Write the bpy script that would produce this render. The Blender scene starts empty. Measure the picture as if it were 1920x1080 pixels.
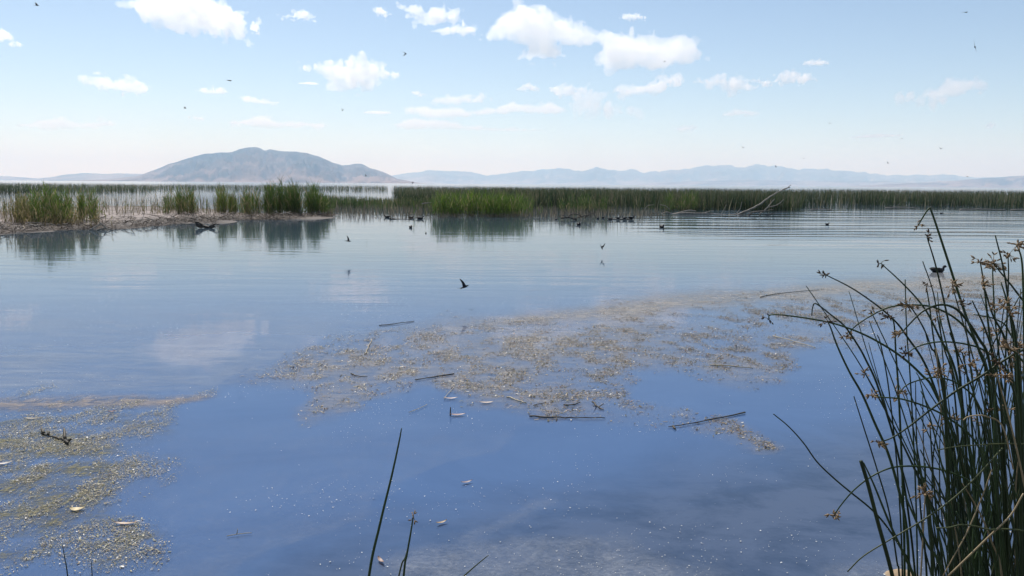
import bpy, math, random
import numpy as np
from mathutils import Vector, Matrix

# ------------------------------------------------------------------ camera
scene = bpy.context.scene
C = scene.collection
EYE = 2.0                      # metres above the water
FPX = 1507.0                   # focal length in photograph pixels (1920 wide)
PITCH = math.atan2(195.0, FPX)
ROLL = math.radians(0.42)

cam_data = bpy.data.cameras.new('camera')
cam = bpy.data.objects.new('camera', cam_data)
C.objects.link(cam)
cam_data.sensor_width = 36.0
cam_data.lens = 36.0 * FPX / 1920.0
cam_data.clip_start = 0.05
cam_data.clip_end = 120000.0
CAM_M = (Matrix.Translation((0, 0, EYE)) @ Matrix.Rotation(math.pi / 2 - PITCH, 4, 'X')
         @ Matrix.Rotation(ROLL, 4, 'Z'))
cam.matrix_world = CAM_M
scene.camera = cam

# ------------------------------------------------------------------ world and sun
SUN_ELEV = math.radians(52.0)
SUN_AZ = math.radians(-26.0)       # 0 = straight ahead (+Y), negative = to the left
world = bpy.data.worlds.new('World')
scene.world = world
world.use_nodes = True
wn = world.node_tree
wn.nodes.clear()
sky = wn.nodes.new('ShaderNodeTexSky')
sky.sky_type = 'NISHITA'
sky.sun_disc = False
sky.sun_elevation = SUN_ELEV
sky.sun_rotation = SUN_AZ
sky.altitude = 1400.0
sky.air_density = 1.0
sky.dust_density = 0.8
sky.ozone_density = 0.6
bg = wn.nodes.new('ShaderNodeBackground')
bg.inputs['Strength'].default_value = 0.091
wo = wn.nodes.new('ShaderNodeOutputWorld')
wn.links.new(sky.outputs[0], bg.inputs[0])
wn.links.new(bg.outputs[0], wo.inputs[0])

sun_data = bpy.data.lights.new('sun', 'SUN')
sun_data.energy = 4.3
sun_data.angle = math.radians(0.53)
sun_data.color = (1.0, 0.97, 0.93)
sun = bpy.data.objects.new('sun', sun_data)
C.objects.link(sun)
sdir = Vector((math.sin(SUN_AZ) * math.cos(SUN_ELEV), math.cos(SUN_AZ) * math.cos(SUN_ELEV), math.sin(SUN_ELEV)))
sun.rotation_euler = sdir.to_track_quat('Z', 'Y').to_euler()
sun.location = (-20, 20, 40)

scene.view_settings.view_transform = 'Standard'
scene.view_settings.look = 'None'
scene.view_settings.exposure = 0.38
scene.view_settings.gamma = 1.0
scene.view_settings.use_curve_mapping = False
scene.render.engine = 'CYCLES'
cy = scene.cycles
cy.use_denoising = True
try:
    cy.denoiser = 'OPENIMAGEDENOISE'
    cy.denoising_prefilter = 'ACCURATE'
except Exception:
    pass
cy.max_bounces = 18
cy.diffuse_bounces = 3
cy.glossy_bounces = 4
cy.transmission_bounces = 4
cy.volume_bounces = 16
cy.transparent_max_bounces = 10
cy.sample_clamp_indirect = 6.0
cy.caustics_reflective = False
cy.caustics_refractive = False

# ------------------------------------------------------------------ helpers
RNG = np.random.default_rng(7)
rnd = random.Random(11)

def ray(x, y):
    """World direction through a photograph pixel."""
    d = Vector(((x - 960.0) / FPX, (540.0 - y) / FPX, -1.0))
    return (CAM_M.to_3x3() @ d)

def ground(x, y, z=0.0):
    d = ray(x, y)
    t = (z - EYE) / d.z
    return Vector((d.x * t, d.y * t, z))

def at_depth(x, y, dep):
    d = ray(x, y)
    t = dep / d.y
    return Vector((d.x * t, dep, EYE + d.z * t))

def horizon(x):
    return 338.0 + 14.0 * x / 1920.0

def hash01(ix, iy, iz, seed):
    n = (ix.astype(np.int64) * 374761393 + iy.astype(np.int64) * 668265263 + iz.astype(np.int64) * 2147483647 + seed * 974711) & 0xFFFFFFFF
    n = ((n ^ (n >> 13)) * 1274126177) & 0xFFFFFFFF
    n = ((n ^ (n >> 16)) * 2246822519) & 0xFFFFFFFF
    n = n ^ (n >> 15)
    return (n & 0xFFFFFF) / float(0xFFFFFF)

def vnoise(x, y, z=None, seed=0):
    x = np.asarray(x, float); y = np.asarray(y, float)
    z = np.zeros_like(x) if z is None else np.asarray(z, float)
    x0 = np.floor(x); y0 = np.floor(y); z0 = np.floor(z)
    fx = x - x0; fy = y - y0; fz = z - z0
    fx = fx * fx * (3 - 2 * fx); fy = fy * fy * (3 - 2 * fy); fz = fz * fz * (3 - 2 * fz)
    r = 0
    for dx in (0, 1):
        wx = fx if dx else 1 - fx
        for dy in (0, 1):
            wy = fy if dy else 1 - fy
            for dz in (0, 1):
                wz = fz if dz else 1 - fz
                r = r + wx * wy * wz * hash01(x0 + dx, y0 + dy, z0 + dz, seed)
    return r

def fbm(x, y, z=None, octaves=4, seed=0, gain=0.5):
    a = 1.0; t = 0.0; r = 0.0
    for o in range(octaves):
        f = 2.0 ** o
        r = r + a * vnoise(np.asarray(x) * f + o * 17.3, np.asarray(y) * f + o * 5.1, None if z is None else np.asarray(z) * f, seed + o)
        t += a
        a *= gain
    return r / t

def tag(o, label=None, cat=None, group=None, kind=None):
    if label: o['label'] = label
    if cat: o['category'] = cat
    if group: o['group'] = group
    if kind: o['kind'] = kind
    return o

def mesh_from(name, V, F, smooth=False, col=None):
    me = bpy.data.meshes.new(name)
    if isinstance(F, np.ndarray):
        n, k = F.shape
        V = np.asarray(V, np.float32)
        me.vertices.add(len(V)); me.vertices.foreach_set('co', V.ravel())
        me.loops.add(n * k); me.loops.foreach_set('vertex_index', F.astype(np.int32).ravel())
        me.polygons.add(n); me.polygons.foreach_set('loop_start', np.arange(0, n * k, k, dtype=np.int32))
        me.update(calc_edges=True)
    else:
        me.from_pydata([tuple(v) for v in V], [], F)
        me.update()
    if smooth:
        me.polygons.foreach_set('use_smooth', [True] * len(me.polygons))
    if col is not None:
        a = me.attributes.new('tint', 'FLOAT_COLOR', 'POINT')
        cc = np.ones((len(me.vertices), 4), np.float32); cc[:, :3] = col
        a.data.foreach_set('color', cc.ravel())
    return me

def add(name, me, mat, parent=None, loc=None):
    o = bpy.data.objects.new(name, me)
    C.objects.link(o)
    if mat is not None and not me.materials:
        me.materials.append(mat)
    if parent is not None:
        o.parent = parent
    if loc is not None:
        o.location = loc
    return o

def empty(name, loc=(0, 0, 0)):
    o = bpy.data.objects.new(name, None)
    C.objects.link(o)
    o.location = loc
    o.empty_display_size = 0.1
    return o

# ---- materials
def new_mat(name):
    m = bpy.data.materials.new(name)
    m.use_nodes = True
    m.node_tree.nodes.clear()
    return m, m.node_tree

def N(nt, t, **kw):
    n = nt.nodes.new(t)
    for k, v in kw.items():
        if k in n.inputs.keys():
            n.inputs[k].default_value = v
        else:
            setattr(n, k, v)
    return n

def ramp(nt, fac, stops):
    r = nt.nodes.new('ShaderNodeValToRGB')
    els = r.color_ramp.elements
    while len(els) < len(stops):
        els.new(0.5)
    for e, (p, c) in zip(els, stops):
        e.position = p
        e.color = (*c, 1) if len(c) == 3 else c
    nt.links.new(fac, r.inputs[0])
    return r.outputs[0]

def solid(name, c1, c2, scale=8.0, rough=0.8, bump=0.0, stretch=None, spec=0.3):
    """Two-tone noisy matte material in object space."""
    m, nt = new_mat(name)
    tc = N(nt, 'ShaderNodeTexCoord')
    mp = N(nt, 'ShaderNodeMapping')
    if stretch: mp.inputs['Scale'].default_value = stretch
    nt.links.new(tc.outputs['Object'], mp.inputs[0])
    nz = N(nt, 'ShaderNodeTexNoise', Scale=scale, Detail=5.0, Roughness=0.65)
    nt.links.new(mp.outputs[0], nz.inputs['Vector'])
    col = ramp(nt, nz.outputs[0], [(0.3, c1), (0.7, c2)])
    p = N(nt, 'ShaderNodeBsdfPrincipled', Roughness=rough)
    p.inputs['Specular IOR Level'].default_value = spec
    nt.links.new(col, p.inputs['Base Color'])
    if bump:
        b = N(nt, 'ShaderNodeBump', Strength=0.6, Distance=bump)
        nt.links.new(nz.outputs[0], b.inputs['Height'])
        nt.links.new(b.outputs[0], p.inputs['Normal'])
    o = N(nt, 'ShaderNodeOutputMaterial')
    nt.links.new(p.outputs[0], o.inputs[0])
    return m

def leafy(name, trans=0.35, rough=0.55):
    """Plant tissue tinted by the mesh's own 'tint' colours, a little light passes through."""
    m, nt = new_mat(name)
    at = N(nt, 'ShaderNodeAttribute', attribute_name='tint')
    p = N(nt, 'ShaderNodeBsdfPrincipled', Roughness=rough)
    p.inputs['Specular IOR Level'].default_value = 0.35
    t = N(nt, 'ShaderNodeBsdfTranslucent')
    mx = N(nt, 'ShaderNodeMixShader', Fac=trans)
    nt.links.new(at.outputs['Color'], p.inputs['Base Color'])
    nt.links.new(at.outputs['Color'], t.inputs['Color'])
    nt.links.new(p.outputs[0], mx.inputs[1]); nt.links.new(t.outputs[0], mx.inputs[2])
    o = N(nt, 'ShaderNodeOutputMaterial')
    nt.links.new(mx.outputs[0], o.inputs[0])
    return m

# ---- geometry
def catmull(pts, n):
    P = [np.array(p, float) for p in pts]
    P = [2 * P[0] - P[1]] + P + [2 * P[-1] - P[-2]]
    out = []
    segs = len(P) - 3
    for i in range(segs):
        p0, p1, p2, p3 = P[i:i + 4]
        for k in range(n):
            t = k / n
            out.append(0.5 * ((2 * p1) + (-p0 + p2) * t + (2 * p0 - 5 * p1 + 4 * p2 - p3) * t * t + (-p0 + 3 * p1 - 3 * p2 + p3) * t ** 3))
    out.append(P[-2])
    return np.array(out)

def tube(pts, radii, sides=6, cap=True):
    """A tapered tube along a polyline: vertices and faces."""
    pts = np.asarray(pts, float); n = len(pts)
    radii = np.broadcast_to(np.asarray(radii, float), (n,))
    T = np.gradient(pts, axis=0)
    T /= np.linalg.norm(T, axis=1)[:, None] + 1e-12
    up = np.array([0.31, 0.17, 0.93]) if abs(T[0][2]) < 0.9 else np.array([0.9, 0.3, 0.1])
    V = []; F = []
    u = np.cross(T[0], up); u /= np.linalg.norm(u)
    for i in range(n):
        u = u - T[i] * np.dot(u, T[i]); u /= np.linalg.norm(u) + 1e-12
        w = np.cross(T[i], u)
        for s in range(sides):
            a = 2 * math.pi * s / sides
            V.append(pts[i] + radii[i] * (math.cos(a) * u + math.sin(a) * w))
    for i in range(n - 1):
        for s in range(sides):
            a = i * sides + s; b = i * sides + (s + 1) % sides
            F.append((a, b, b + sides, a + sides))
    if cap:
        F.append(tuple(range(sides - 1, -1, -1)))
        F.append(tuple((n - 1) * sides + s for s in range(sides)))
    return V, F

def merge(parts):
    V = []; F = []
    for v, f in parts:
        o = len(V)
        V.extend(v)
        F.extend([tuple(i + o for i in q) for q in f])
    return V, F

# ================================================================== the setting
# ---- water: one sheet that reaches the horizon
def water_material():
    m, nt = new_mat('lake_water')
    L = nt.links.new
    geo = N(nt, 'ShaderNodeNewGeometry')
    def noise(scale_xyz, detail=3.0, rough=0.5, dist=0.0, rot=0.0):
        mp = N(nt, 'ShaderNodeMapping')
        mp.inputs['Scale'].default_value = scale_xyz
        mp.inputs['Rotation'].default_value = (0, 0, rot)
        L(geo.outputs['Position'], mp.inputs[0])
        nz = N(nt, 'ShaderNodeTexNoise', Scale=1.0, Detail=detail, Roughness=rough, Distortion=dist)
        L(mp.outputs[0], nz.inputs['Vector'])
        return nz.outputs[0]
    def math_(op, a, b=None):
        n = N(nt, 'ShaderNodeMath', operation=op)
        for i, v in enumerate((a, b)):
            if v is None: continue
            if isinstance(v, (int, float)): n.inputs[i].default_value = v
            else: L(v, n.inputs[i])
        return n.outputs[0]
    def rng(v, a, b, c=0.0, d=1.0):
        n = N(nt, 'ShaderNodeMapRange', interpolation_type='SMOOTHSTEP')
        n.inputs[1].default_value = a; n.inputs[2].default_value = b
        n.inputs[3].default_value = c; n.inputs[4].default_value = d
        L(v, n.inputs[0])
        return n.outputs[0]
    sep = N(nt, 'ShaderNodeSeparateXYZ'); L(geo.outputs['Position'], sep.inputs[0])
    # ripples: fine, long and slow; calm and ruffled patches
    fine = noise((1.6, 5.0, 1), 2.0, 0.5, 0.3, 0.08)
    mid = noise((0.35, 1.5, 1), 2.0, 0.5, 0.4, -0.06)
    slow = noise((0.07, 0.3, 1), 2.0, 0.5, 0.2, 0.05)
    patch = rng(noise((0.02, 0.09, 1), 2.0, 0.5, 0.5), 0.40, 0.62, 0.35, 1.0)
    near = rng(sep.outputs[1], 7.0, 20.0, 0.30, 1.0)
    # long low swells crossing the right hand side (a wake running to the reeds)
    def ridge(sc, rot, seed_shift):
        mpw = N(nt, 'ShaderNodeMapping')
        mpw.inputs['Rotation'].default_value = (0, 0, math.radians(rot))
        mpw.inputs['Scale'].default_value = sc
        mpw.inputs['Location'].default_value = (seed_shift, seed_shift * 1.7, 0)
        L(geo.outputs['Position'], mpw.inputs[0])
        nw = N(nt, 'ShaderNodeTexNoise', Scale=1.0, Detail=1.5, Roughness=0.4, Distortion=0.25)
        L(mpw.outputs[0], nw.inputs['Vector'])
        return math_('SUBTRACT', 1.0, math_('ABSOLUTE', math_('MULTIPLY', math_('SUBTRACT', nw.outputs[0], 0.5), 5.0)))
    crest = math_('ADD', ridge((0.022, 0.33, 1), 24, 3.0), math_('MULTIPLY', ridge((0.03, 0.42, 1), 15, 11.0), 0.7))
    wmask = math_('MULTIPLY', rng(sep.outputs[0], 3.0, 14.0), math_('MULTIPLY', rng(sep.outputs[1], 22.0, 34.0), rng(sep.outputs[1], 62.0, 78.0, 1.0, 0.0)))
    sharp = math_('POWER', math_('MAXIMUM', math_('MULTIPLY', crest, 0.62), 0.0), 2.5)
    h = math_('MULTIPLY', fine, 0.0013)
    h = math_('ADD', h, math_('MULTIPLY', mid, 0.0095))
    h = math_('MULTIPLY', math_('MULTIPLY', h, patch), near)
    h = math_('ADD', h, math_('MULTIPLY', slow, 0.006))
    h = math_('ADD', h, math_('MULTIPLY', math_('MULTIPLY', sharp, wmask), 0.05))
    bump = N(nt, 'ShaderNodeBump', Strength=1.0, Distance=1.0)
    L(h, bump.inputs['Height'])
    # body colour: silty blue, greyer and browner where the bed is close below
    cl = noise((0.5, 0.8, 1), 6.0, 0.68, 0.9)
    deep = ramp(nt, cl, [(0.3, (0.052, 0.102, 0.216)), (0.7, (0.070, 0.128, 0.252))])
    shal = ramp(nt, noise((1.7, 2.6, 1), 6.0, 0.7, 0.3), [(0.38, (0.042, 0.066, 0.116)), (0.56, (0.070, 0.098, 0.158))])
    shore = math_('ADD', sep.outputs[1], math_('MULTIPLY', sep.outputs[0], -0.55))
    shore = math_('ADD', shore, math_('MULTIPLY', cl, 1.2))
    mixf = rng(shore, 4.4, 6.2, 1.0, 0.0)
    mx = N(nt, 'ShaderNodeMix', data_type='RGBA')
    L(mixf, mx.inputs[0]); L(deep, mx.inputs[6]); L(shal, mx.inputs[7])
    far = rng(sep.outputs[1], 9.0, 24.0)
    mf = N(nt, 'ShaderNodeMix', data_type='RGBA')
    mf.inputs[7].default_value = (0.060, 0.092, 0.118, 1)
    L(far, mf.inputs[0]); L(mx.outputs[2], mf.inputs[6])
    dif = N(nt, 'ShaderNodeBsdfDiffuse'); L(mf.outputs[2], dif.inputs['Color'])
    glo = N(nt, 'ShaderNodeBsdfGlossy')
    L(rng(sep.outputs[1], 45.0, 130.0, 0.045, 0.10), glo.inputs['Roughness'])
    L(bump.outputs[0], glo.inputs['Normal'])
    fr = N(nt, 'ShaderNodeFresnel', IOR=1.333); L(bump.outputs[0], fr.inputs['Normal'])
    p = N(nt, 'ShaderNodeMixShader')
    L(fr.outputs[0], p.inputs[0]); L(dif.outputs[0], p.inputs[1]); L(glo.outputs[0], p.inputs[2])
    o = N(nt, 'ShaderNodeOutputMaterial')
    L(p.outputs[0], o.inputs[0])
    return m

WATER = water_material()
xs = np.array([-28000, -4000, -600, -100, -30, 0, 30, 100, 600, 4000, 28000], float)
ys = np.array([0.6, 10, 40, 100, 400, 2000, 9000, 31000], float)
gx, gy = np.meshgrid(xs, ys)
V = np.stack([gx.ravel(), gy.ravel(), np.zeros(gx.size)], 1)
nx = len(xs)
F = np.array([(j * nx + i, j * nx + i + 1, (j + 1) * nx + i + 1, (j + 1) * nx + i) for j in range(len(ys) - 1) for i in range(nx - 1)])
lake = add('lake_water', mesh_from('lake_water', V, F), WATER)
tag(lake, kind='structure', label='calm blue lake water reaching to the mountains', cat='water')

# ---- the muddy shore the photograph was taken from (below the frame)
MUD = solid('shore_mud', (0.07, 0.055, 0.04), (0.17, 0.135, 0.095), 3.0, 0.85, 0.02)
n = 60
gx, gy = np.meshgrid(np.linspace(-26, 26, n * 2), np.linspace(-60, 3.6, n))
edge = 2.2 + 0.5 * (fbm(gx * 0.35, gx * 0 + 3, octaves=3, seed=5) - 0.5)
gz = np.clip((edge - gy) * 0.16, -0.3, 0.45) + 0.05 * (fbm(gx * 1.7, gy * 1.7, octaves=3, seed=9) - 0.5)
V = np.stack([gx.ravel(), gy.ravel(), gz.ravel()], 1)
nx = n * 2
F = np.array([(j * nx + i, j * nx + i + 1, (j + 1) * nx + i + 1, (j + 1) * nx + i) for j in range(n - 1) for i in range(nx - 1)])
shore = add('shore_ground', mesh_from('shore_ground', V, F, True), MUD)
tag(shore, kind='structure', label='brown muddy lake shore in the foreground', cat='ground')

# ---- mountains
def mountain_material(name, c1, c2, c3):
    m, nt = new_mat(name)
    L = nt.links.new
    geo = N(nt, 'ShaderNodeNewGeometry')
    mp = N(nt, 'ShaderNodeMapping'); mp.inputs['Scale'].default_value = (0.0011, 0.0011, 0.0035)
    L(geo.outputs['Position'], mp.inputs[0])
    nz = N(nt, 'ShaderNodeTexNoise', Scale=1.0, Detail=8.0, Roughness=0.62)
    L(mp.outputs[0], nz.inputs['Vector'])
    sz = N(nt, 'ShaderNodeSeparateXYZ'); L(geo.outputs['Position'], sz.inputs[0])
    el = N(nt, 'ShaderNodeMapRange'); el.inputs[1].default_value = 0; el.inputs[2].default_value = 330; el.inputs[3].default_value = 0.14; el.inputs[4].default_value = -0.07
    L(sz.outputs[2], el.inputs[0])
    ad = N(nt, 'ShaderNodeMath', operation='ADD'); L(nz.outputs[0], ad.inputs[0]); L(el.outputs[0], ad.inputs[1])
    col = ramp(nt, ad.outputs[0], [(0.38, c1), (0.52, c2), (0.66, c3)])
    p = N(nt, 'ShaderNodeBsdfPrincipled', Roughness=0.95)
    p.inputs['Specular IOR Level'].default_value = 0.05
    L(col, p.inputs['Base Color'])
    o = N(nt, 'ShaderNodeOutputMaterial'); L(p.outputs[0], o.inputs[0])
    return m
MT = mountain_material('dry_mountain', (0.024, 0.029, 0.027), (0.088, 0.062, 0.050), (0.26, 0.175, 0.135))

def mountain(name, prof, dist, depth, label, mat, seed, nu=260, nv=64, spur=0.95, jag=0.06):
    px = np.array([p[0] for p in prof], float); py = np.array([p[1] for p in prof], float)
    X = np.linspace(px[0], px[-1], nu)
    Y = np.interp(X, px, py)
    h = np.maximum((horizon(X) - Y) / FPX * dist, 0.0)
    h += (fbm(X * 0.09, X * 0, octaves=4, seed=seed) - 0.5) * jag * h
    ax = (X - 960) / FPX * dist
    V = []
    vs = np.linspace(0, 1.6, nv)
    for v in vs:
        # ridge and gully pattern running down the slope
        w = 1 - abs(v - 1) if v <= 1 else max(0.0, 1 - (v - 1) / 0.6)
        warp = (fbm(ax / dist * 60, np.full(nu, v * 3.0), octaves=3, seed=seed + 3) - 0.5) * 2
        rid = 1 - np.abs(2 * fbm(ax / dist * 60 + warp * 1.3 - v * 2.6, v * 3.2 + warp * 0.6, octaves=5, seed=seed + 8, gain=0.55) - 1)
        prof_v = w ** 1.35
        dz = (rid - 0.72) * spur * (4 * w * (1 - w)) * 1.0
        z = h * np.clip(prof_v + dz, 0, 1.0)
        yy = dist - depth * (1 - v) + (fbm(ax / dist * 30, np.full(nu, 1.0), octaves=2, seed=seed + 21) - 0.5) * depth * 0.5
        xx = ax * (yy / dist)
        V.append(np.stack([xx, yy, z + (-3.0 if v == 0 else 0.0)], 1))
    V = np.concatenate(V)
    F = np.array([(j * nu + i, j * nu + i + 1, (j + 1) * nu + i + 1, (j + 1) * nu + i) for j in range(nv - 1) for i in range(nu - 1)])
    o = add(name, mesh_from(name, V, F, True), mat)
    tag(o, kind='structure', label=label, cat='mountain')
    return o

mountain('mountain', [(95, 340), (200, 336), (262, 330), (290, 320), (320, 309), (350, 299), (375, 293), (392, 288), (405, 288), (420, 286), (440, 286), (455, 281), (470, 278), (485, 278), (500, 283), (520, 282), (545, 287), (580, 290), (603, 295), (625, 306), (645, 308.5), (670, 306), (681, 307), (693, 314), (720, 322), (745, 335), (780, 342), (815, 345)],
         11500, 3600, 'long blue-grey mountain with a rounded summit across the lake', MT, 31)
mountain('low_hills', [(-260, 333), (-120, 327), (-40, 329), (0, 330), (30, 331), (75, 334.5), (100, 332.5), (130, 327), (165, 324), (200, 326), (230, 325), (270, 326), (330, 328), (420, 336)],
         17000, 2500, 'low pale blue hills left of the big mountain', MT, 57)
mountain('far_mountain_range', [(640, 341), (690, 333), (735, 330), (760, 325), (800, 321), (850, 320), (885, 323), (910, 329), (950, 325), (1000, 319), (1020, 315), (1050, 317), (1080, 321), (1100, 319), (1115, 313), (1135, 320), (1160, 319), (1180, 317), (1205, 324), (1240, 320), (1290, 315), (1330, 310), (1380, 313), (1420, 311), (1470, 315), (1540, 319), (1600, 323), (1650, 328), (1700, 329), (1760, 328), (1820, 332), (1920, 333), (2100, 336), (2250, 345)],
         25500, 4000, 'faint pale blue mountain range on the far horizon', MT, 77, nu=420, jag=0.24)
mountain('foothills', [(1180, 346), (1300, 339), (1360, 338), (1400, 337), (1480, 339), (1560, 338), (1640, 339), (1720, 343), (1760, 346)],
         19500, 2200, 'low hazy foothills in front of the far range', MT, 91, nu=160, jag=0.2)
mountain('low_ridge', [(1560, 350), (1680, 344), (1740, 340.5), (1800, 337), (1850, 333), (1880, 331), (1920, 330), (1990, 326), (2080, 328), (2200, 340)],
         14000, 2200, 'low lilac ridge at the right end of the horizon', MT, 101, nu=160, jag=0.12)

# ---- haze over the lake
HZ = 8.2e-5
bm_v = [(x, y, z) for x in (-29500, 29500) for y in (-160, 31500) for z in (-1.6, 900)]
bm_f = [(0, 1, 3, 2), (4, 6, 7, 5), (0, 4, 5, 1), (2, 3, 7, 6), (0, 2, 6, 4), (1, 5, 7, 3)]
hm, nt = new_mat('haze_air')
pv = N(nt, 'ShaderNodeVolumePrincipled', Density=HZ, Anisotropy=0.12)
pv.inputs['Color'].default_value = (0.54, 0.76, 1.0, 1)
pv.inputs['Absorption Color'].default_value = (1, 1, 1, 1)
ho = N(nt, 'ShaderNodeOutputMaterial'); nt.links.new(pv.outputs[0], ho.inputs['Volume'])
haze = add('haze', mesh_from('haze', bm_v, bm_f), hm)
tag(haze, kind='stuff', label='thin pale haze hanging over the whole lake', cat='haze')

# ---- clouds: closed puffy bodies of scattering droplets, far above the haze
def surface_nets(Fd, org, step):
    """Closed surface where the field is positive."""
    nx, ny, nz = Fd.shape
    ins = Fd > 0
    c = np.zeros((nx - 1, ny - 1, nz - 1), int)
    for dx in (0, 1):
        for dy in (0, 1):
            for dz in (0, 1):
                c += ins[dx:nx - 1 + dx, dy:ny - 1 + dy, dz:nz - 1 + dz]
    act = (c > 0) & (c < 8)
    idx = -np.ones(act.shape, int)
    cells = np.argwhere(act)
    idx[act] = np.arange(len(cells))
    acc = np.zeros((len(cells), 3)); cnt = np.zeros(len(cells))
    corner = [(a, b, d) for a in (0, 1) for b in (0, 1) for d in (0, 1)]
    for p in corner:
        for ax in range(3):
            if p[ax]: continue
            q = list(p); q[ax] = 1
            f0 = Fd[cells[:, 0] + p[0], cells[:, 1] + p[1], cells[:, 2] + p[2]]
            f1 = Fd[cells[:, 0] + q[0], cells[:, 1] + q[1], cells[:, 2] + q[2]]
            m = (f0 > 0) != (f1 > 0)
            t = np.where(m, f0 / np.where(f0 == f1, 1, f0 - f1), 0)
            pt = np.array(p, float)[None, :].repeat(len(cells), 0)
            pt[:, ax] += t
            acc[m] += pt[m]; cnt[m] += 1
    V = (cells + acc / np.maximum(cnt, 1)[:, None]) * step + org
    Fs = []
    for ax in range(3):
        o1, o2 = (ax + 1) % 3, (ax + 2) % 3
        sl0 = [slice(1, -1)] * 3; sl1 = [slice(1, -1)] * 3
        sl0[ax] = slice(0, -1); sl1[ax] = slice(1, None)
        a = ins[tuple(sl0)]; b = ins[tuple(sl1)]
        e = np.argwhere(a != b)
        flip = a[tuple(e.T)]
        base = e.copy(); base[:, o1] += 1; base[:, o2] += 1
        def cell(d1, d2):
            k = base.copy(); k[:, o1] -= d1; k[:, o2] -= d2
            return idx[k[:, 0], k[:, 1], k[:, 2]]
        q = np.stack([cell(1, 1), cell(0, 1), cell(0, 0), cell(1, 0)], 1)
        q[~flip] = q[~flip][:, ::-1]
        Fs.append(q)
    return V, np.concatenate(Fs)

def cloud_mat(dens):
    m, nt = new_mat('cloud_droplets')
    v = N(nt, 'ShaderNodeVolumeScatter', Density=dens, Anisotropy=0.6)
    v.inputs['Color'].default_value = (1, 1, 1, 1)
    o = N(nt, 'ShaderNodeOutputMaterial'); nt.links.new(v.outputs[0], o.inputs['Volume'])
    return m

ALT = 2300.0
def poly_dist(px, py, poly):
    """Signed distance to an outline, positive inside."""
    n = len(poly); d = np.full(px.shape, 1e18); ins = np.zeros(px.shape, bool)
    for i in range(n):
        x0, y0 = poly[i]; x1, y1 = poly[(i + 1) % n]
        ex, ey = x1 - x0, y1 - y0
        t = np.clip(((px - x0) * ex + (py - y0) * ey) / (ex * ex + ey * ey + 1e-9), 0, 1)
        d = np.minimum(d, (px - x0 - ex * t) ** 2 + (py - y0 - ey * t) ** 2)
        c = ((y0 > py) != (y1 > py)) & (px < (x1 - x0) * (py - y0) / (y1 - y0 + 1e-12) + x0)
        ins ^= c
    d = np.sqrt(d)
    return np.where(ins, d, -d)

def cloud(outline, label, tau=5.0, seed=0, cells=110, rough=1.0):
    """A cumulus body whose outline (photograph pixels) gives its silhouette; distance follows from the cloud base height."""
    xs = [p[0] for p in outline]; ys = [p[1] for p in outline]
    w = max(xs) - min(xs); hh = max(ys) - min(ys)
    cx = (max(xs) + min(xs)) / 2; by = max(ys)
    elev = max((horizon(cx) - by) / FPX, 0.03)
    D = min(ALT / elev, 42000.0)
    s = D / FPX                                     # metres per photograph pixel out there
    # local axes: u to the right, t away, v up
    mx = 0.12 * w + 3; my = 0.25 * hh + 3
    thick = min(max(hh * 0.9, w * 0.28), hh * 2.2)
    step = max((w + 2 * mx) / (cells * 1.35), 0.35)
    nu = int((w + 2 * mx) / step) + 2; nw = int((hh + 2 * my) / step) + 2; nt_ = int((thick * 1.5) / step) + 4
    u = min(xs) - mx + np.arange(nu) * step
    v = min(ys) - my + np.arange(nw) * step
    t = (np.arange(nt_) - nt_ / 2) * step
    U, Vv = np.meshgrid(u, v, indexing='ij')
    sd = poly_dist(U, Vv, outline)
    smax = max(sd.max(), 1e-3)
    # half thickness follows the distance from the outline
    half = thick * 0.5 * np.clip(sd / smax, 0, 1) ** 0.7
    half = np.where(sd > 0, half, sd)
    U3, V3, T3 = np.meshgrid(u, v, t, indexing='ij')
    f = np.minimum(half[:, :, None] - np.abs(T3) * 1.0, sd[:, :, None] * 1.6)
    sc = 1.0 / min(max(hh * 0.5, 6), 26)
    amp = min(hh, 60) * rough
    near = f > -1.3 * amp
    a1, a2, a3 = U3[near] * sc, V3[near] * sc, T3[near] * sc
    n1 = fbm(a1, a2, a3, octaves=4, seed=seed + 40, gain=0.6) - 0.5
    bil = 0; g = 1.0; q = 1.3
    for o_ in range(3):
        bil = bil + g * (np.abs(2 * vnoise(a1 * q, a2 * q, a3 * q, seed + 90 + o_) - 1) - 0.42)
        g *= 0.62; q *= 2.15
    f[near] += (n1 * 1.5 + bil * 0.62 + 0.05) * amp
    f[0] = f[-1] = -1; f[:, 0] = f[:, -1] = -1; f[:, :, 0] = f[:, :, -1] = -1
    Vx, Fx = surface_nets(f, np.array([u[0], v[0], t[0]]), step)
    if len(Fx) == 0: return None
    a = (Vx[:, 0] - cx) * s
    up = (by - Vx[:, 1]) * s
    aw = Vx[:, 2] * s
    d = ray(cx, by); dn = Vector((d.x, d.y, 0)).normalized()
    rt = Vector((dn.y, -dn.x, 0))
    base = d * (D / d.y) + Vector((0, 0, EYE))
    P = np.stack([a * rt.x + aw * dn.x, a * rt.y + aw * dn.y, up], 1)
    tri = P[Fx[:, :3]]
    if np.einsum('ij,ij->i', tri[:, 0], np.cross(tri[:, 1], tri[:, 2])).sum() < 0: Fx = Fx[:, ::-1]
    o = add('cloud', mesh_from('cloud', P, Fx, True), cloud_mat(tau / (min(hh, thick) * s)), None, base)
    tag(o, label, 'cloud', 'cumulus clouds over the lake')
    return o

def ell(cx, cy, w, h, n=14, flat=0.6):
    r = []
    for i in range(n):
        a = 2 * math.pi * i / n
        y = math.sin(a) * h / 2
        r.append((cx + math.cos(a) * w / 2, cy - y if y > 0 else cy - y * flat))
    return r

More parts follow.
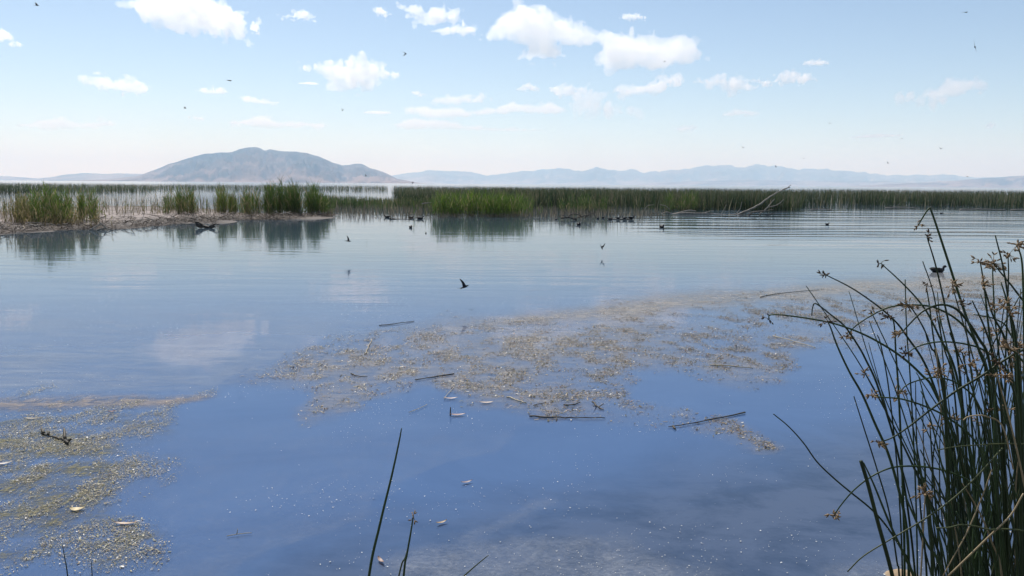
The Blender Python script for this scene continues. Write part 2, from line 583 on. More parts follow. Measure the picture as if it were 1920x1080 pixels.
CL = [
    ([(243, 22), (262, 10), (272, -4), (300, -22), (350, -26), (405, -14), (425, 4), (452, 18), (456, 30), (460, 70), (430, 71), (410, 68), (362, 74), (355, 66), (310, 60), (275, 50), (262, 30), (248, 28)], 'largest white cumulus cloud, cut off by the top edge at upper left', 5, 1, 120, 0.55),
    ([(466, 52), (476, 42), (488, 40), (491, 55), (488, 68), (472, 64)], 'small round puff just right of the large upper left cloud', 3, 2, 50, 0.6),
    ([(-60, 60), (-30, 50), (0, 55), (12, 62), (10, 74), (-20, 80), (-60, 78)], 'cloud puff cut off by the left edge near the top', 3, 3, 50, 0.7),
    (ell(30, 85, 24, 13), 'tiny cloud puff near the top left edge', 1.6, 4, 40, 0.8),
    ([(160, 150), (178, 146), (200, 143), (222, 145), (240, 142), (262, 150), (284, 168), (260, 175), (190, 174), (166, 166)], 'oval cloud hanging above the low hills at left', 3, 5, 80, 0.6),
    ([(366, 170), (390, 164), (412, 162), (430, 172), (420, 178), (385, 178)], 'small flat cloud left of the middle above the mountain', 2, 6, 60, 0.7),
    ([(452, 184), (470, 180), (490, 186), (520, 190), (534, 194), (500, 196), (458, 192)], 'thin sliver of cloud above the mountain summit', 1.3, 7, 60, 0.7),
    ([(520, 32), (545, 30), (552, 22), (566, 18), (585, 26), (588, 38), (560, 37), (540, 35)], 'small ragged cloud at the top left of the middle', 2, 8, 60, 0.8),
    ([(570, 132), (590, 124), (600, 116), (635, 118), (650, 110), (670, 106), (690, 108), (705, 112), (725, 128), (758, 140), (750, 148), (715, 148), (700, 156), (698, 172), (665, 175), (615, 170), (632, 160), (618, 148), (600, 142), (578, 140)], 'billowing white cloud high above the right slope of the mountain', 4, 9, 120, 0.5),
    (ell(578, 157, 40, 6), 'thin wisp beside the billowing middle cloud', 1, 10, 50, 0.6),
    ([(700, 18), (712, 14), (730, 20), (738, 28), (722, 34), (706, 28)], 'small cloud near the top edge left of centre', 2, 11, 50, 0.7),
    ([(752, 18), (768, 14), (790, 10), (800, 24), (822, 14), (830, 2), (845, 14), (866, 20), (862, 40), (830, 46), (800, 50), (778, 46), (785, 32), (765, 26)], 'ragged cloud at the top centre', 3, 12, 80, 0.6),
    ([(804, 60), (840, 52), (870, 44), (896, 50), (900, 64), (870, 68), (830, 64)], 'flat cloud under the ragged top centre cloud', 2.4, 13, 70, 0.6),
    ([(908, 68), (930, 48), (936, 32), (960, 24), (972, 4), (985, 14), (1010, 16), (1034, 26), (1042, 40), (1070, 42), (1105, 58), (1130, 54), (1160, 64), (1195, 68), (1230, 76), (1262, 66), (1300, 80), (1312, 108), (1290, 124), (1220, 134), (1150, 134), (1120, 122), (1108, 105), (1120, 92), (1090, 92), (1048, 86), (1062, 106), (1040, 114), (968, 114), (985, 98), (990, 86), (960, 78), (915, 80)], 'longest cloud, a big ragged bank sloping down to the right', 5, 14, 170, 0.5),
    (ell(1187, 34, 50, 19), 'small lone cloud above the long sloping bank', 2.6, 15, 50, 0.7),
    ([(968, 168), (985, 158), (1002, 157), (1014, 168), (1000, 172), (972, 172)], 'small dome shaped cloud in the middle of the sky', 2.4, 16, 50, 0.5),
    ([(1024, 166), (1050, 160), (1070, 158), (1090, 164), (1110, 170), (1090, 176), (1050, 182), (1028, 174)], 'small flat cloud right of the dome shaped one', 2.2, 17, 60, 0.6),
    ([(1124, 172), (1150, 160), (1185, 158), (1220, 154), (1232, 142), (1252, 136), (1272, 138), (1287, 152), (1270, 166), (1230, 176), (1160, 184), (1140, 182)], 'long low cloud with a raised right end in the middle', 3, 18, 100, 0.5),
    ([(1064, 190), (1080, 176), (1105, 170), (1125, 178), (1132, 192), (1170, 206), (1200, 213), (1160, 218), (1110, 222), (1070, 216)], 'pale domed cloud low in the middle of the sky', 1.5, 19, 80, 0.6),
    ([(812, 186), (840, 178), (870, 180), (905, 172), (924, 186), (900, 194), (850, 198), (815, 194)], 'faint streaky cloud low left of centre', 1.3, 20, 70, 0.7),
    ([(758, 204), (785, 196), (815, 204), (850, 202), (880, 208), (920, 200), (965, 192), (1000, 198), (1030, 190), (1060, 204), (1040, 214), (960, 212), (880, 220), (800, 222), (762, 214)], 'long faint bank of cloud low in the middle', 1.1, 21, 100, 0.6),
    ([(730, 236), (770, 222), (820, 224), (870, 232), (930, 238), (1000, 238), (1020, 244), (940, 248), (840, 244), (750, 246)], 'faintest cloud bank just over the far horizon haze', 0.7, 22, 90, 0.6),
    ([(770, 172), (785, 170), (798, 178), (782, 182)], 'tiny puff left of the faint streaky cloud', 1.1, 23, 40, 0.6),
    (ell(708, 212, 54, 9), 'thin pale streak of cloud right of the mountain summit', 0.9, 24, 50, 0.6),
    ([(1296, 148), (1320, 150), (1345, 142), (1375, 144), (1405, 152), (1412, 166), (1390, 178), (1362, 178), (1355, 164), (1320, 160)], 'cloud right of centre with a drooping tail', 2.6, 25, 80, 0.55),
    ([(1424, 150), (1440, 146), (1454, 152), (1448, 164), (1428, 166)], 'small puff between two right hand clouds', 2, 26, 40, 0.6),
    ([(1454, 144), (1470, 132), (1490, 130), (1512, 138), (1524, 150), (1505, 158), (1465, 158)], 'rounded cloud right of centre', 2.8, 27, 60, 0.55),
    (ell(1530, 119, 44, 14), 'small cloud above the rounded right hand cloud', 2, 28, 50, 0.7),
    ([(1668, 186), (1700, 174), (1740, 164), (1770, 156), (1812, 148), (1830, 156), (1854, 163), (1810, 172), (1775, 184), (1768, 198), (1750, 190), (1700, 192)], 'slanting wedge shaped cloud at the far right', 2.2, 29, 90, 0.6),
    ([(1354, 214), (1375, 204), (1400, 206), (1430, 212), (1410, 218), (1370, 220)], 'faint small cloud low right of centre', 1.1, 30, 50, 0.6),
    ([(1250, 242), (1280, 234), (1306, 238), (1300, 248), (1260, 248)], 'very faint low cloud over the far range', 0.8, 31, 50, 0.6),
    ([(430, 232), (460, 224), (495, 216), (520, 228), (570, 226), (615, 232), (600, 240), (500, 240), (440, 238)], 'faint streaked cloud just above the mountain summit', 1.0, 32, 80, 0.6),
    ([(40, 240), (80, 226), (120, 220), (150, 230), (200, 222), (225, 232), (180, 240), (90, 246)], 'pale cloud bank low over the left hills', 0.8, 33, 80, 0.6),
    ([(352, 220), (372, 216), (384, 224), (366, 228)], 'tiny faint puff left above the mountain', 1.0, 34, 40, 0.6),
    ([(1840, 236), (1856, 229), (1870, 236), (1856, 242)], 'tiny faint puff low at far right', 1.0, 35, 40, 0.6),
    ([(1590, 256), (1640, 250), (1690, 252), (1680, 258), (1610, 260)], 'faint thin streak low at right', 0.7, 36, 60, 0.6),
]
for (ol, lab, tau, sd, ce, ro) in CL:
    cloud(ol, lab, tau * 0.6 + 0.55, sd, ce, ro * 1.3)

# ================================================================== plants far off
def to_px(P):
    """World points to photograph pixels (used to read densities off the layout plan)."""
    Mi = np.array(CAM_M.inverted())
    Q = P @ Mi[:3, :3].T + Mi[:3, 3]
    return 960 - Q[:, 0] / Q[:, 2] * FPX, 540 + Q[:, 1] / Q[:, 2] * FPX

def ground_np(x, y, z=0.0):
    R = np.array(CAM_M.to_3x3())
    d = np.stack([(x - 960) / FPX, (540 - y) / FPX, -np.ones_like(x)], 1) @ R.T
    t = (z - EYE) / d[:, 2]
    return np.stack([d[:, 0] * t, d[:, 1] * t, np.full_like(x, z)], 1)

def blades(P0, d0, bend, L, w, nseg, c0, c1, keep=1.0):
    """Tapered, bent leaf strips: vertices, quads, tints (from c0 at the foot to c1 at the tip)."""
    n = len(P0)
    ang = RNG.uniform(0, math.pi, n)
    side = np.stack([np.cos(ang), np.sin(ang), np.zeros(n)], 1)
    V = np.zeros((n, nseg + 1, 2, 3)); Cc = np.zeros((n, nseg + 1, 2, 3))
    for k in range(nseg + 1):
        t = k / nseg
        c = P0 + d0 * (L * t)[:, None] + bend * (L * t * t)[:, None]
        prof = keep * (1 - t ** 2.2) * (0.55 + 0.9 * t * (1 - t) + 0.25) + 0.03
        V[:, k, 0] = c - side * (w * prof * 0.5)[:, None]
        V[:, k, 1] = c + side * (w * prof * 0.5)[:, None]
        Cc[:, k, 0] = Cc[:, k, 1] = c0 * (1 - t) + c1 * t
    base = np.arange(n)[:, None, None] * (nseg + 1) * 2
    k = np.arange(nseg)[None, :, None] * 2
    F = (base + k + np.array([0, 1, 3, 2])[None, None, :]).reshape(-1, 4)
    return V.reshape(-1, 3), F, Cc.reshape(-1, 3)

def cat(parts):
    V = []; F = []; Cc = []; o = 0
    for v, f, c in parts:
        V.append(v); F.append(f + o); Cc.append(c); o += len(v)
    return np.concatenate(V), np.concatenate(F), np.concatenate(Cc)

def tones(n, a, b, jit=0.25):
    t = RNG.random((n, 1))
    return (np.array(a) * (1 - t) + np.array(b) * t) * (1 + jit * (RNG.random((n, 1)) - 0.5) * 2)

REED = leafy('reed_leaf', 0.40)
DRY = leafy('dead_stalk', 0.15, 0.8)

def reed_mesh(P, H, green_a, green_b, dead=0.25, leaves=6, lean=0.045, wid=0.022, spread=0.30):
    """Stalks with long arching leaves."""
    n = len(P)
    az = RNG.uniform(0, 2 * math.pi, n)
    ln = RNG.normal(0, lean, n)
    d0 = np.stack([np.cos(az) * ln, np.sin(az) * ln, np.ones(n)], 1)
    bend = np.stack([np.cos(az), np.sin(az), np.zeros(n)], 1) * (ln * 0.8)[:, None]
    low = tones(n, (0.10, 0.075, 0.04), (0.20, 0.155, 0.085))
    top = tones(n, green_a, green_b)
    stalk = blades(P, d0, bend, H, np.full(n, 0.016), 4, low, top)
    parts = []
    for k in range(leaves):
        f = (0.12 + 0.72 * (k + RNG.random(n)) / leaves)
        b = P + d0 * (H * f)[:, None] + bend * (H * f * f)[:, None]
        a2 = RNG.uniform(0, 2 * math.pi, n)
        out = RNG.uniform(0.12, spread, n)
        dl = np.stack([np.cos(a2) * out, np.sin(a2) * out, np.ones(n)], 1)
        dl /= np.linalg.norm(dl, axis=1)[:, None]
        droop = RNG.uniform(0.05, 0.55, n) * (RNG.random(n) < 0.75)
        bl = np.stack([np.cos(a2) * out * 1.1, np.sin(a2) * out * 1.1, -droop], 1)
        L = H * RNG.uniform(0.28, 0.50, n) * (1.15 - 0.45 * f)
        isd = (RNG.random(n) < dead * (1.5 - f))[:, None]
        c0 = np.where(isd, tones(n, (0.20, 0.15, 0.07), (0.38, 0.30, 0.16)), tones(n, green_a, green_b))
        c1 = np.where(isd, tones(n, (0.26, 0.20, 0.10), (0.45, 0.37, 0.22)), c0 * np.array([1.25, 1.2, 0.9]))
        parts.append(blades(b, dl, bl, L, RNG.uniform(0.7, 1.25, n) * wid, 4, c0, c1))
    return stalk, cat(parts)

def reed_clump(label, x0, x1, ybase, ytop, n, ga, gb, dead=0.25, leaves=6, wid=0.024, zbase=0.02, hmin=0.5, ydep=6, lean=0.045):
    n = int(n * 1.1)
    cx = (x0 + x1) / 2
    tuft = RNG.uniform(-0.95, 0.95, max(6, int((x1 - x0) / 5)))
    th = RNG.uniform(0.78, 1.14, len(tuft))
    ti = RNG.integers(0, len(tuft), n)
    px = (tuft[ti] + RNG.normal(0, 0.11, n)) * (x1 - x0) / 2 + cx
    py = ybase - np.abs(RNG.normal(0, 0.5, n)).clip(0, 1.3) * ydep
    lone_ = RNG.random(n) < 0.22
    px = np.where(lone_, cx + RNG.normal(0, 0.62, n) * (x1 - x0) / 2, px)
    P = ground_np(px, py, zbase - 0.04)
    full = EYE - (ytop - horizon(px)) / FPX * P[:, 1]
    edge = np.where(lone_, RNG.uniform(0.45, 0.95, n), th[ti]) * (1 - 0.12 * np.abs((px - cx) / ((x1 - x0) / 2)) ** 2)
    H = full * edge * (hmin + (1 - hmin) * RNG.random(n) ** 0.6)
    org = ground(cx, ybase - ydep / 2, 0.0)
    Pl = P - np.array(org)
    st, lf = reed_mesh(Pl, H, ga, gb, dead, leaves, lean, wid)
    e = empty('reed_clump', org)
    tag(e, label, 'reeds', 'reed clumps standing in the shallows')
    add('stalks', mesh_from('stalks', st[0], st[1], False, st[2]), DRY, e)['kind'] = 'stuff'
    add('leaves', mesh_from('leaves', lf[0], lf[1], False, lf[2]), REED, e)['kind'] = 'stuff'
    return e

GA, GB = (0.060, 0.110, 0.018), (0.135, 0.205, 0.040)       # fresh green
DA, DB = (0.038, 0.074, 0.018), (0.090, 0.140, 0.034)       # darker green
OA, OB = (0.085, 0.105, 0.028), (0.165, 0.165, 0.055)       # yellowing

# ---- far reed beds: dense masses along the lake
def reed_bed(name, label, poly, n, hf, hb, ca, cb, tipa, tipb, wid=(0.03, 0.055), thin=None):
    xs = [p[0] for p in poly]; ys = [p[1] for p in poly]
    x = RNG.uniform(min(xs), max(xs), n * 4); y = RNG.uniform(min(ys), max(ys), n * 4)
    k = poly_dist(x, y, poly) > 0
    x, y = x[k][:n], y[k][:n]
    if thin is not None:
        k = RNG.random(len(x)) < thin(x, y)
        x, y = x[k], y[k]
    P = ground_np(x, y, -0.02)
    q = np.clip((P[:, 1] - 60) / 160, 0, 1)
    big = fbm(P[:, 0] * 0.16, P[:, 1] * 0.07, octaves=3, seed=61)
    H = (hf * (1 - q) + hb * q) * (0.66 + 0.34 * RNG.random(len(x)) ** 0.5) * (0.78 + 0.44 * big)
    az = RNG.uniform(0, 2 * math.pi, len(x)); ln = RNG.normal(0, 0.12, len(x))
    d0 = np.stack([np.cos(az) * ln, np.sin(az) * ln, np.ones(len(x))], 1)
    bend = np.stack([np.cos(az) * ln, np.sin(az) * ln, -np.abs(ln) * 0.8], 1)
    m = len(x)
    tone = (fbm(P[:, 0] * 0.30 + 9, P[:, 1] * 0.06, octaves=4, seed=14) - 0.36)[:, None] * 2.6
    tone = np.clip(tone, 0, 1)
    c0 = tones(m, ca, cb, 0.35)
    isd = (RNG.random(m) < 0.20 + 0.45 * tone[:, 0])[:, None]
    c1 = np.where(isd, tones(m, tipa, tipb, 0.3), c0 * 1.5)
    c0 = c0 * (0.45 + 1.45 * tone)
    c0 = np.where(RNG.random((m, 1)) < 0.02 + 0.13 * tone, tones(m, (0.26, 0.21, 0.13), (0.42, 0.36, 0.24)), c0)
    v, f, c = blades(P, d0, bend, H, RNG.uniform(*wid, m), 3, c0, c1)
    o = add(name, mesh_from(name, v, f, False, c), REED)
    tag(o, label, 'reed bed', kind='stuff')
    return o

def belt(x, y):
    P = ground_np(x, y)
    front = np.interp(x, [735, 900, 1060, 1240, 1330, 1480, 1530, 2200], [385, 391, 398, 400, 399, 397, 390, 391])
    nf = fbm(P[:, 0] * 0.35, P[:, 0] * 0.0 + 2.0, octaves=4, seed=19)
    cut = front - (nf - 0.30) * 16
    g = fbm(P[:, 0] * 0.20, P[:, 1] * 0.09, octaves=3, seed=29)
    return np.where(y > cut, 0.10, 1.0) * np.clip((g - 0.25) * 5, 0.15, 1)
reed_bed('reed_bed', 'broad dark green reed bed filling the right half below the horizon',
         [(735, 352), (1200, 356), (1600, 359), (2200, 364), (2200, 392), (1920, 391), (1700, 389), (1530, 390), (1480, 397), (1330, 399), (1240, 400), (1060, 398), (1000, 395), (900, 390), (800, 388), (741, 384), (750, 376), (734, 369), (745, 360)],
         62000, 1.74, 1.56, (0.016, 0.030, 0.012), (0.046, 0.066, 0.024), (0.10, 0.085, 0.045), (0.26, 0.215, 0.13), thin=belt)
reed_bed('reed_bed', 'thin dark strip of reeds beyond the left mud bank',
         [(-250, 344), (100, 346), (330, 349), (500, 350), (724, 352), (728, 361), (500, 361), (330, 359), (250, 363), (120, 365), (-250, 368)],
         17000, 1.62, 1.52, (0.022, 0.040, 0.016), (0.050, 0.072, 0.026), (0.10, 0.09, 0.04), (0.20, 0.17, 0.09))
reed_bed('reed_bed', 'low dark green reeds between the left clumps and the gap in the reeds',
         [(596, 378), (640, 378), (735, 382), (830, 384), (830, 392), (735, 393), (660, 391), (596, 389)],
         2600, 0.95, 0.9, (0.026, 0.048, 0.014), (0.065, 0.10, 0.028), (0.12, 0.10, 0.045), (0.22, 0.18, 0.10))
# sparse dead stems standing in open water in front of the beds
reed_bed('dead_reed_stems', 'scattered dead reed stems standing in open water before the reed beds',
         [(612, 390), (820, 391), (985, 394), (1250, 398), (1250, 408), (1130, 411), (985, 409), (900, 400), (820, 406), (612, 408)],
         1900, 0.60, 0.5, (0.06, 0.05, 0.035), (0.15, 0.125, 0.09), (0.10, 0.09, 0.06), (0.30, 0.26, 0.18), (0.018, 0.03))
reed_bed('dead_reed_stems', 'thin dead stems standing on and behind the left mud bank',
         [(-150, 380), (180, 376), (310, 372), (420, 374), (610, 378), (610, 404), (300, 408), (180, 410), (0, 425), (-150, 432)],
         2600, 0.95, 0.9, (0.05, 0.045, 0.03), (0.13, 0.11, 0.075), (0.07, 0.08, 0.04), (0.22, 0.19, 0.12), (0.016, 0.028))

# ---- the mud bank at left
bank_px = [(-320, 470), (-150, 452), (0, 438), (60, 434), (130, 430), (215, 429), (300, 422), (360, 416), (400, 418), (440, 411), (520, 411), (590, 410), (622, 405), (610, 402), (520, 402), (440, 399), (400, 393), (300, 388), (190, 388), (100, 392), (0, 398), (-150, 402), (-320, 405)]
bank_w = [tuple(ground(x, y)[:2]) for x, y in bank_px]
bx = np.arange(-46, -8, 0.28); by_ = np.arange(20, 66, 0.34)
gx, gy = np.meshgrid(bx, by_)
sd = poly_dist(gx.ravel(), gy.ravel(), bank_w) + (fbm(gx.ravel() * 0.5, gy.ravel() * 0.35, octaves=4, seed=3) - 0.5) * 2.2
lump = fbm(gx.ravel() * 1.3, gy.ravel() * 0.9, octaves=4, seed=33)
gz = np.where(sd > -1.5, np.clip(0.03 + sd * 0.11, -0.2, 0.10) + (lump - 0.5) * 0.10 * np.clip(sd, 0, 1), -0.3)
nx = len(bx); idx = np.arange(gx.size).reshape(gx.shape)
F = np.stack([idx[:-1, :-1], idx[:-1, 1:], idx[1:, 1:], idx[1:, :-1]], -1).reshape(-1, 4)
F = F[(sd[F] > -1.6).all(1)]
pale = np.clip((sd - 1.6) * 0.7, 0, 1)[:, None] * np.clip((lump[:, None] - 0.30) * 4, 0.15, 1)
colb = np.array([0.075, 0.055, 0.042]) * (1 - pale) + np.array([0.23, 0.18, 0.155]) * pale
MUDB, nt = new_mat('bank_mud')
at = N(nt, 'ShaderNodeAttribute', attribute_name='tint')
pb = N(nt, 'ShaderNodeBsdfPrincipled', Roughness=0.8)
nt.links.new(at.outputs['Color'], pb.inputs['Base Color'])
nzb = N(nt, 'ShaderNodeTexNoise', Scale=6.0, Detail=6.0)
gb = N(nt, 'ShaderNodeNewGeometry'); nt.links.new(gb.outputs['Position'], nzb.inputs['Vector'])
bb = N(nt, 'ShaderNodeBump', Strength=0.8, Distance=0.05); nt.links.new(nzb.outputs[0], bb.inputs['Height'])
nt.links.new(bb.outputs[0], pb.inputs['Normal'])
ob = N(nt, 'ShaderNodeOutputMaterial'); nt.links.new(pb.outputs[0], ob.inputs[0])
bank = add('mud_bank', mesh_from('mud_bank', np.stack([gx.ravel(), gy.ravel(), gz], 1), F, True, colb), MUDB)
tag(bank, kind='structure', label='low mud bank with pale dried patches at left', cat='ground')

# dead reed litter heaped along the bank's front edge
m = 14000
fx = RNG.uniform(-150, 620, m)
fy = np.interp(fx, [-320, -150, 0, 60, 130, 215, 300, 360, 400, 440, 520, 622], [470, 452, 438, 434, 430, 429, 422, 416, 418, 411, 411, 406])
wide = np.interp(fx, [-150, 0, 200, 330, 430, 620], [30, 26, 18, 13, 8, 4])
fy = fy + 1.5 - np.abs(RNG.normal(0, 0.6, m)) * wide
P = ground_np(fx, fy, 0.0)
pile = fbm(P[:, 0] * 0.8, P[:, 1] * 0.3, octaves=3, seed=71)
P[:, 2] = 0.02 + RNG.random(m) ** 2 * 0.30 * np.clip(pile * 2 - 0.45, 0.1, 1)
az = RNG.uniform(0, 2 * math.pi, m); pit = RNG.normal(0.05, 0.22, m)
d0 = np.stack([np.cos(az), np.sin(az) * 0.8, pit], 1)
c0 = tones(m, (0.022, 0.016, 0.012), (0.085, 0.06, 0.04), 0.4)
c0 = np.where(RNG.random((m, 1)) < 0.08, tones(m, (0.22, 0.17, 0.12), (0.42, 0.35, 0.26)), c0)
v, f, c = blades(P, d0, d0 * 0 + np.array([0, 0, -0.1]), RNG.uniform(0.2, 0.75, m), RNG.uniform(0.02, 0.05, m), 2, c0, c0)
litter = add('dead_reed_litter', mesh_from('dead_reed_litter', v, f, False, c), DRY)
tag(litter, 'brown heap of broken dead reeds along the left bank edge', 'reed litter', kind='stuff')

# ---- reed clumps one can tell apart
reed_clump('yellowing reeds at the left edge of the picture', -30, 62, 426, 358, 150, OA, OB, 0.5, 6, ydep=14)
reed_clump('tall leafy green reeds, biggest clump near the left edge', 62, 136, 428, 342, 330, GA, GB, 0.3, 7, ydep=15)
reed_clump('narrow green reed tuft right of the biggest left clump', 142, 188, 421, 348, 130, GA, GB, 0.35, 6, ydep=12)
reed_clump('yellow green low reeds in front at the left bank', 20, 190, 430, 385, 170, OA, OB, 0.7, 5, ydep=10)
reed_clump('mid green reeds standing alone right of the bare pale mud', 308, 374, 407, 346, 210, GA, DB, 0.3, 7, ydep=9)
reed_clump('olive green reeds just right of the gap in the bank', 402, 452, 406, 347, 170, OA, GB, 0.25, 7, ydep=6)
reed_clump('loose green reeds beside the tallest clump', 448, 508, 409, 346, 150, GA, DB, 0.3, 7, ydep=8)
reed_clump('tallest darkest reed clump on the bank, rising above the far shore', 496, 562, 408, 333, 340, DA, DB, 0.12, 8, ydep=7, hmin=0.6)
reed_clump('bright green reeds at the right end of the mud bank', 552, 614, 407, 342, 270, GA, DB, 0.15, 7, ydep=6)
reed_clump('thin scattered reeds linking the clumps along the left bank', 180, 520, 406, 356, 150, GA, OB, 0.45, 5, 0.020, ydep=9, hmin=0.35)
reed_clump('low dark reeds behind the bright green middle clump', 742, 862, 391, 361, 260, (0.018, 0.034, 0.012), (0.045, 0.07, 0.022), 0.15, 6, ydep=10)
reed_clump('bright green reed clump standing alone in the water at the centre', 814, 988, 408, 353, 760, GA, GB, 0.12, 8, 0.028, ydep=9, hmin=0.5)
reed_clump('small green reeds behind the tangle of drift branches', 1040, 1140, 402, 358, 170, DA, DB, 0.2, 6, ydep=7)
reed_clump('lighter green reed tuft behind the pale logs', 1248, 1312, 398, 354, 180, GA, DB, 0.2, 7, ydep=5)

# dark broken bits lying in the shallows before the reed beds
m = 420
P = ground_np(RNG.uniform(620, 1260, m), 404 + RNG.normal(0, 3.2, m) + 4 * (RNG.random(m) < 0.3), 0.0)
P[:, 2] = 0.02 + RNG.random(m) * 0.05
az = RNG.uniform(0, 2 * math.pi, m)
d0 = np.stack([np.cos(az), np.sin(az), RNG.normal(0.1, 0.25, m)], 1)
c0 = tones(m, (0.02, 0.016, 0.012), (0.12, 0.095, 0.065), 0.4)
v, f, c = blades(P, d0, d0 * 0 + np.array([0, 0, -0.15]), RNG.uniform(0.15, 0.8, m), RNG.uniform(0.02, 0.06, m), 3, c0, c0)
bits = add('dead_reed_litter', mesh_from('dead_reed_litter', v, f, False, c), DRY)
tag(bits, 'dark broken reed bits lying in the shallows around the centre clump', 'reed litter', kind='stuff')

# ================================================================== driftwood
BLEACH = solid('bleached_wood', (0.17, 0.14, 0.11), (0.42, 0.365, 0.30), 9.0, 0.8, 0.004, (1, 1, 0.25))
BARK = solid('dark_wet_wood', (0.035, 0.026, 0.020), (0.13, 0.10, 0.075), 9.0, 0.7, 0.004)

def px_path(pts, dep):
    """Pixel path at one depth (metres); points may carry their own depth as third value."""
    return [at_depth(p[0], p[1], p[2] if len(p) > 2 else dep) for p in pts]

def wood(name, label, limbs, dep, cat='driftwood', mat=None, group=None):
    """Each limb: (pixel path, radius at butt, radius at tip). The first limb is the trunk, the others are its branches."""
    org = px_path(limbs[0][0][:1], dep)[0]; org.z = 0
    e = empty(name, org)
    tag(e, label, cat, group)
    for k, lb in enumerate(limbs):
        p = catmull(px_path(lb[0], dep), 5) - np.array(org)
        n = len(p)
        p = p + (RNG.random((n, 3)) - 0.5) * np.array([1, 1, 1]) * lb[1] * 0.5
        r = np.linspace(lb[1], lb[2], n) * (1 + 0.22 * (RNG.random(n) - 0.5))
        v, f = tube(p, r, 7)
        add('trunk' if k == 0 else 'branch', mesh_from('limb', v, f, True), mat or BLEACH, e)
    return e

D1 = ground(1400, 403).y
wood('fallen_branch', 'long bleached branch rising steeply out of the water before the reeds',
     [([(1378, 405), (1392, 399), (1412, 390), (1430, 379), (1447, 367), (1463, 358), (1481, 351)], 0.075, 0.032),
      ([(1476, 353), (1480, 349), (1483, 347)], 0.03, 0.02), ([(1424, 402), (1434, 394), (1444, 383), (1452, 373)], 0.05, 0.022),
      ([(1441, 388), (1452, 386), (1462, 381), (1469, 374)], 0.032, 0.018), ([(1378, 402), (1387, 393), (1391, 378)], 0.03, 0.014),
      ([(1390, 401), (1420, 396), (1450, 393)], 0.03, 0.016)], D1)
wood('fallen_log', 'pale log lying at the waterline left of the rising branch',
     [([(1262, 402), (1290, 400), (1330, 401), (1350, 403), (1385, 403)], 0.085, 0.05), ([(1352, 402), (1357, 393), (1362, 384)], 0.025, 0.012),
      ([(1318, 401), (1330, 396), (1338, 395)], 0.04, 0.02)], D1 + 0.6)
wood('fallen_log', 'bleached log with a hooped root at the left end of the driftwood row',
     [([(1232, 405), (1250, 398), (1262, 401), (1290, 395), (1305, 396)], 0.05, 0.05), ([(1206, 397), (1214, 386), (1226, 384)], 0.022, 0.014),
      ([(1238, 384), (1248, 386), (1256, 393)], 0.03, 0.022)], D1 + 1.6)
wood('drift_tangle', 'dark drift wood lying under the rising bleached branch',
     [([(1375, 406), (1400, 404), (1425, 405), (1445, 402)], 0.07, 0.03), ([(1400, 404), (1415, 398), (1440, 396)], 0.03, 0.015),
      ([(1430, 404), (1452, 400), (1475, 396)], 0.03, 0.012)], D1 - 0.5, mat=BARK)
D2 = ground(1085, 413).y
wood('drift_tangle', 'dark tangle of curved branches in the water right of the centre clump',
     [([(1052, 409), (1066, 408), (1080, 412), (1086, 418)], 0.05, 0.03), ([(1064, 408), (1072, 401), (1084, 402), (1092, 408)], 0.04, 0.02),
      ([(1060, 405), (1052, 403), (1046, 408)], 0.03, 0.014), ([(1074, 411), (1084, 408), (1098, 404), (1110, 405)], 0.035, 0.02),
      ([(1096, 409), (1104, 402), (1112, 400), (1118, 409)], 0.03, 0.016), ([(1088, 404), (1094, 398), (1092, 392)], 0.022, 0.010),
      ([(1070, 414), (1080, 417), (1089, 417)], 0.03, 0.02)], D2, mat=BARK)
D3 = ground(740, 411).y
wood('drift_branch', 'thin forked dark branch floating left of the centre clump',
     [([(731, 410), (748, 411), (764, 411), (782, 408)], 0.03, 0.018), ([(731, 410), (735, 406)], 0.02, 0.012), ([(731, 410), (736, 414)], 0.02, 0.012)], D3, mat=BARK)
wood('drift_branch', 'bleached drift branch caught behind the bright centre clump',
     [([(790, 382), (805, 380), (818, 379), (830, 375)], 0.05, 0.03)], ground(800, 392).y, mat=BLEACH)
D4 = ground(392, 428).y
wood('drift_log', 'dark stump and branch jutting from the bank below the reed gap',
     [([(366, 420), (378, 424), (392, 426), (402, 424)], 0.09, 0.05), ([(380, 423), (372, 417), (360, 416)], 0.05, 0.02), ([(392, 425), (404, 420), (412, 421)], 0.04, 0.02)], D4, mat=BARK)
wood('drift_log', 'long bleached pole lying on the bank below the tallest reeds',
     [([(512, 406), (540, 406.5), (565, 408), (592, 409)], 0.05, 0.035)], ground(550, 409).y)
wood('drift_log', 'pale crossed sticks leaning on the bank front at left',
     [([(168, 431), (180, 425), (190, 419)], 0.03, 0.02), ([(200, 429), (192, 421), (186, 416)], 0.028, 0.016), ([(182, 431), (196, 428), (210, 431)], 0.03, 0.02)], ground(185, 432).y)
wood('drift_log', 'curved bleached limbs on the bank beneath the loose reeds',
     [([(432, 403), (440, 401), (445, 396)], 0.045, 0.02), ([(464, 405), (472, 401), (482, 403)], 0.035, 0.02)], ground(450, 405).y)
wood('drift_log', 'white log at the waterline under the row of resting coots',
     [([(1142, 411.5), (1160, 411), (1186, 411)], 0.05, 0.04)], ground(1160, 411.5).y)
for (xa, xb, yy, lab) in [(1660, 1722, 389.5, 'white fallen stem along the reed edge, left of the right hand pair'),
                          (1800, 1885, 393.0, 'longest white fallen stem along the reed edge at the right'),
                          (1520, 1560, 393.0, 'short pale stem floating at the reed edge right of the rising branch'),
                          (1895, 1990, 393.5, 'pale stem along the reed edge cut off by the right side')]:
    wood('drift_log', lab, [([(xa, yy), ((xa + xb) / 2, yy - 0.8), (xb, yy + 0.6)], 0.05, 0.035)], ground(xa, yy + 1).y)

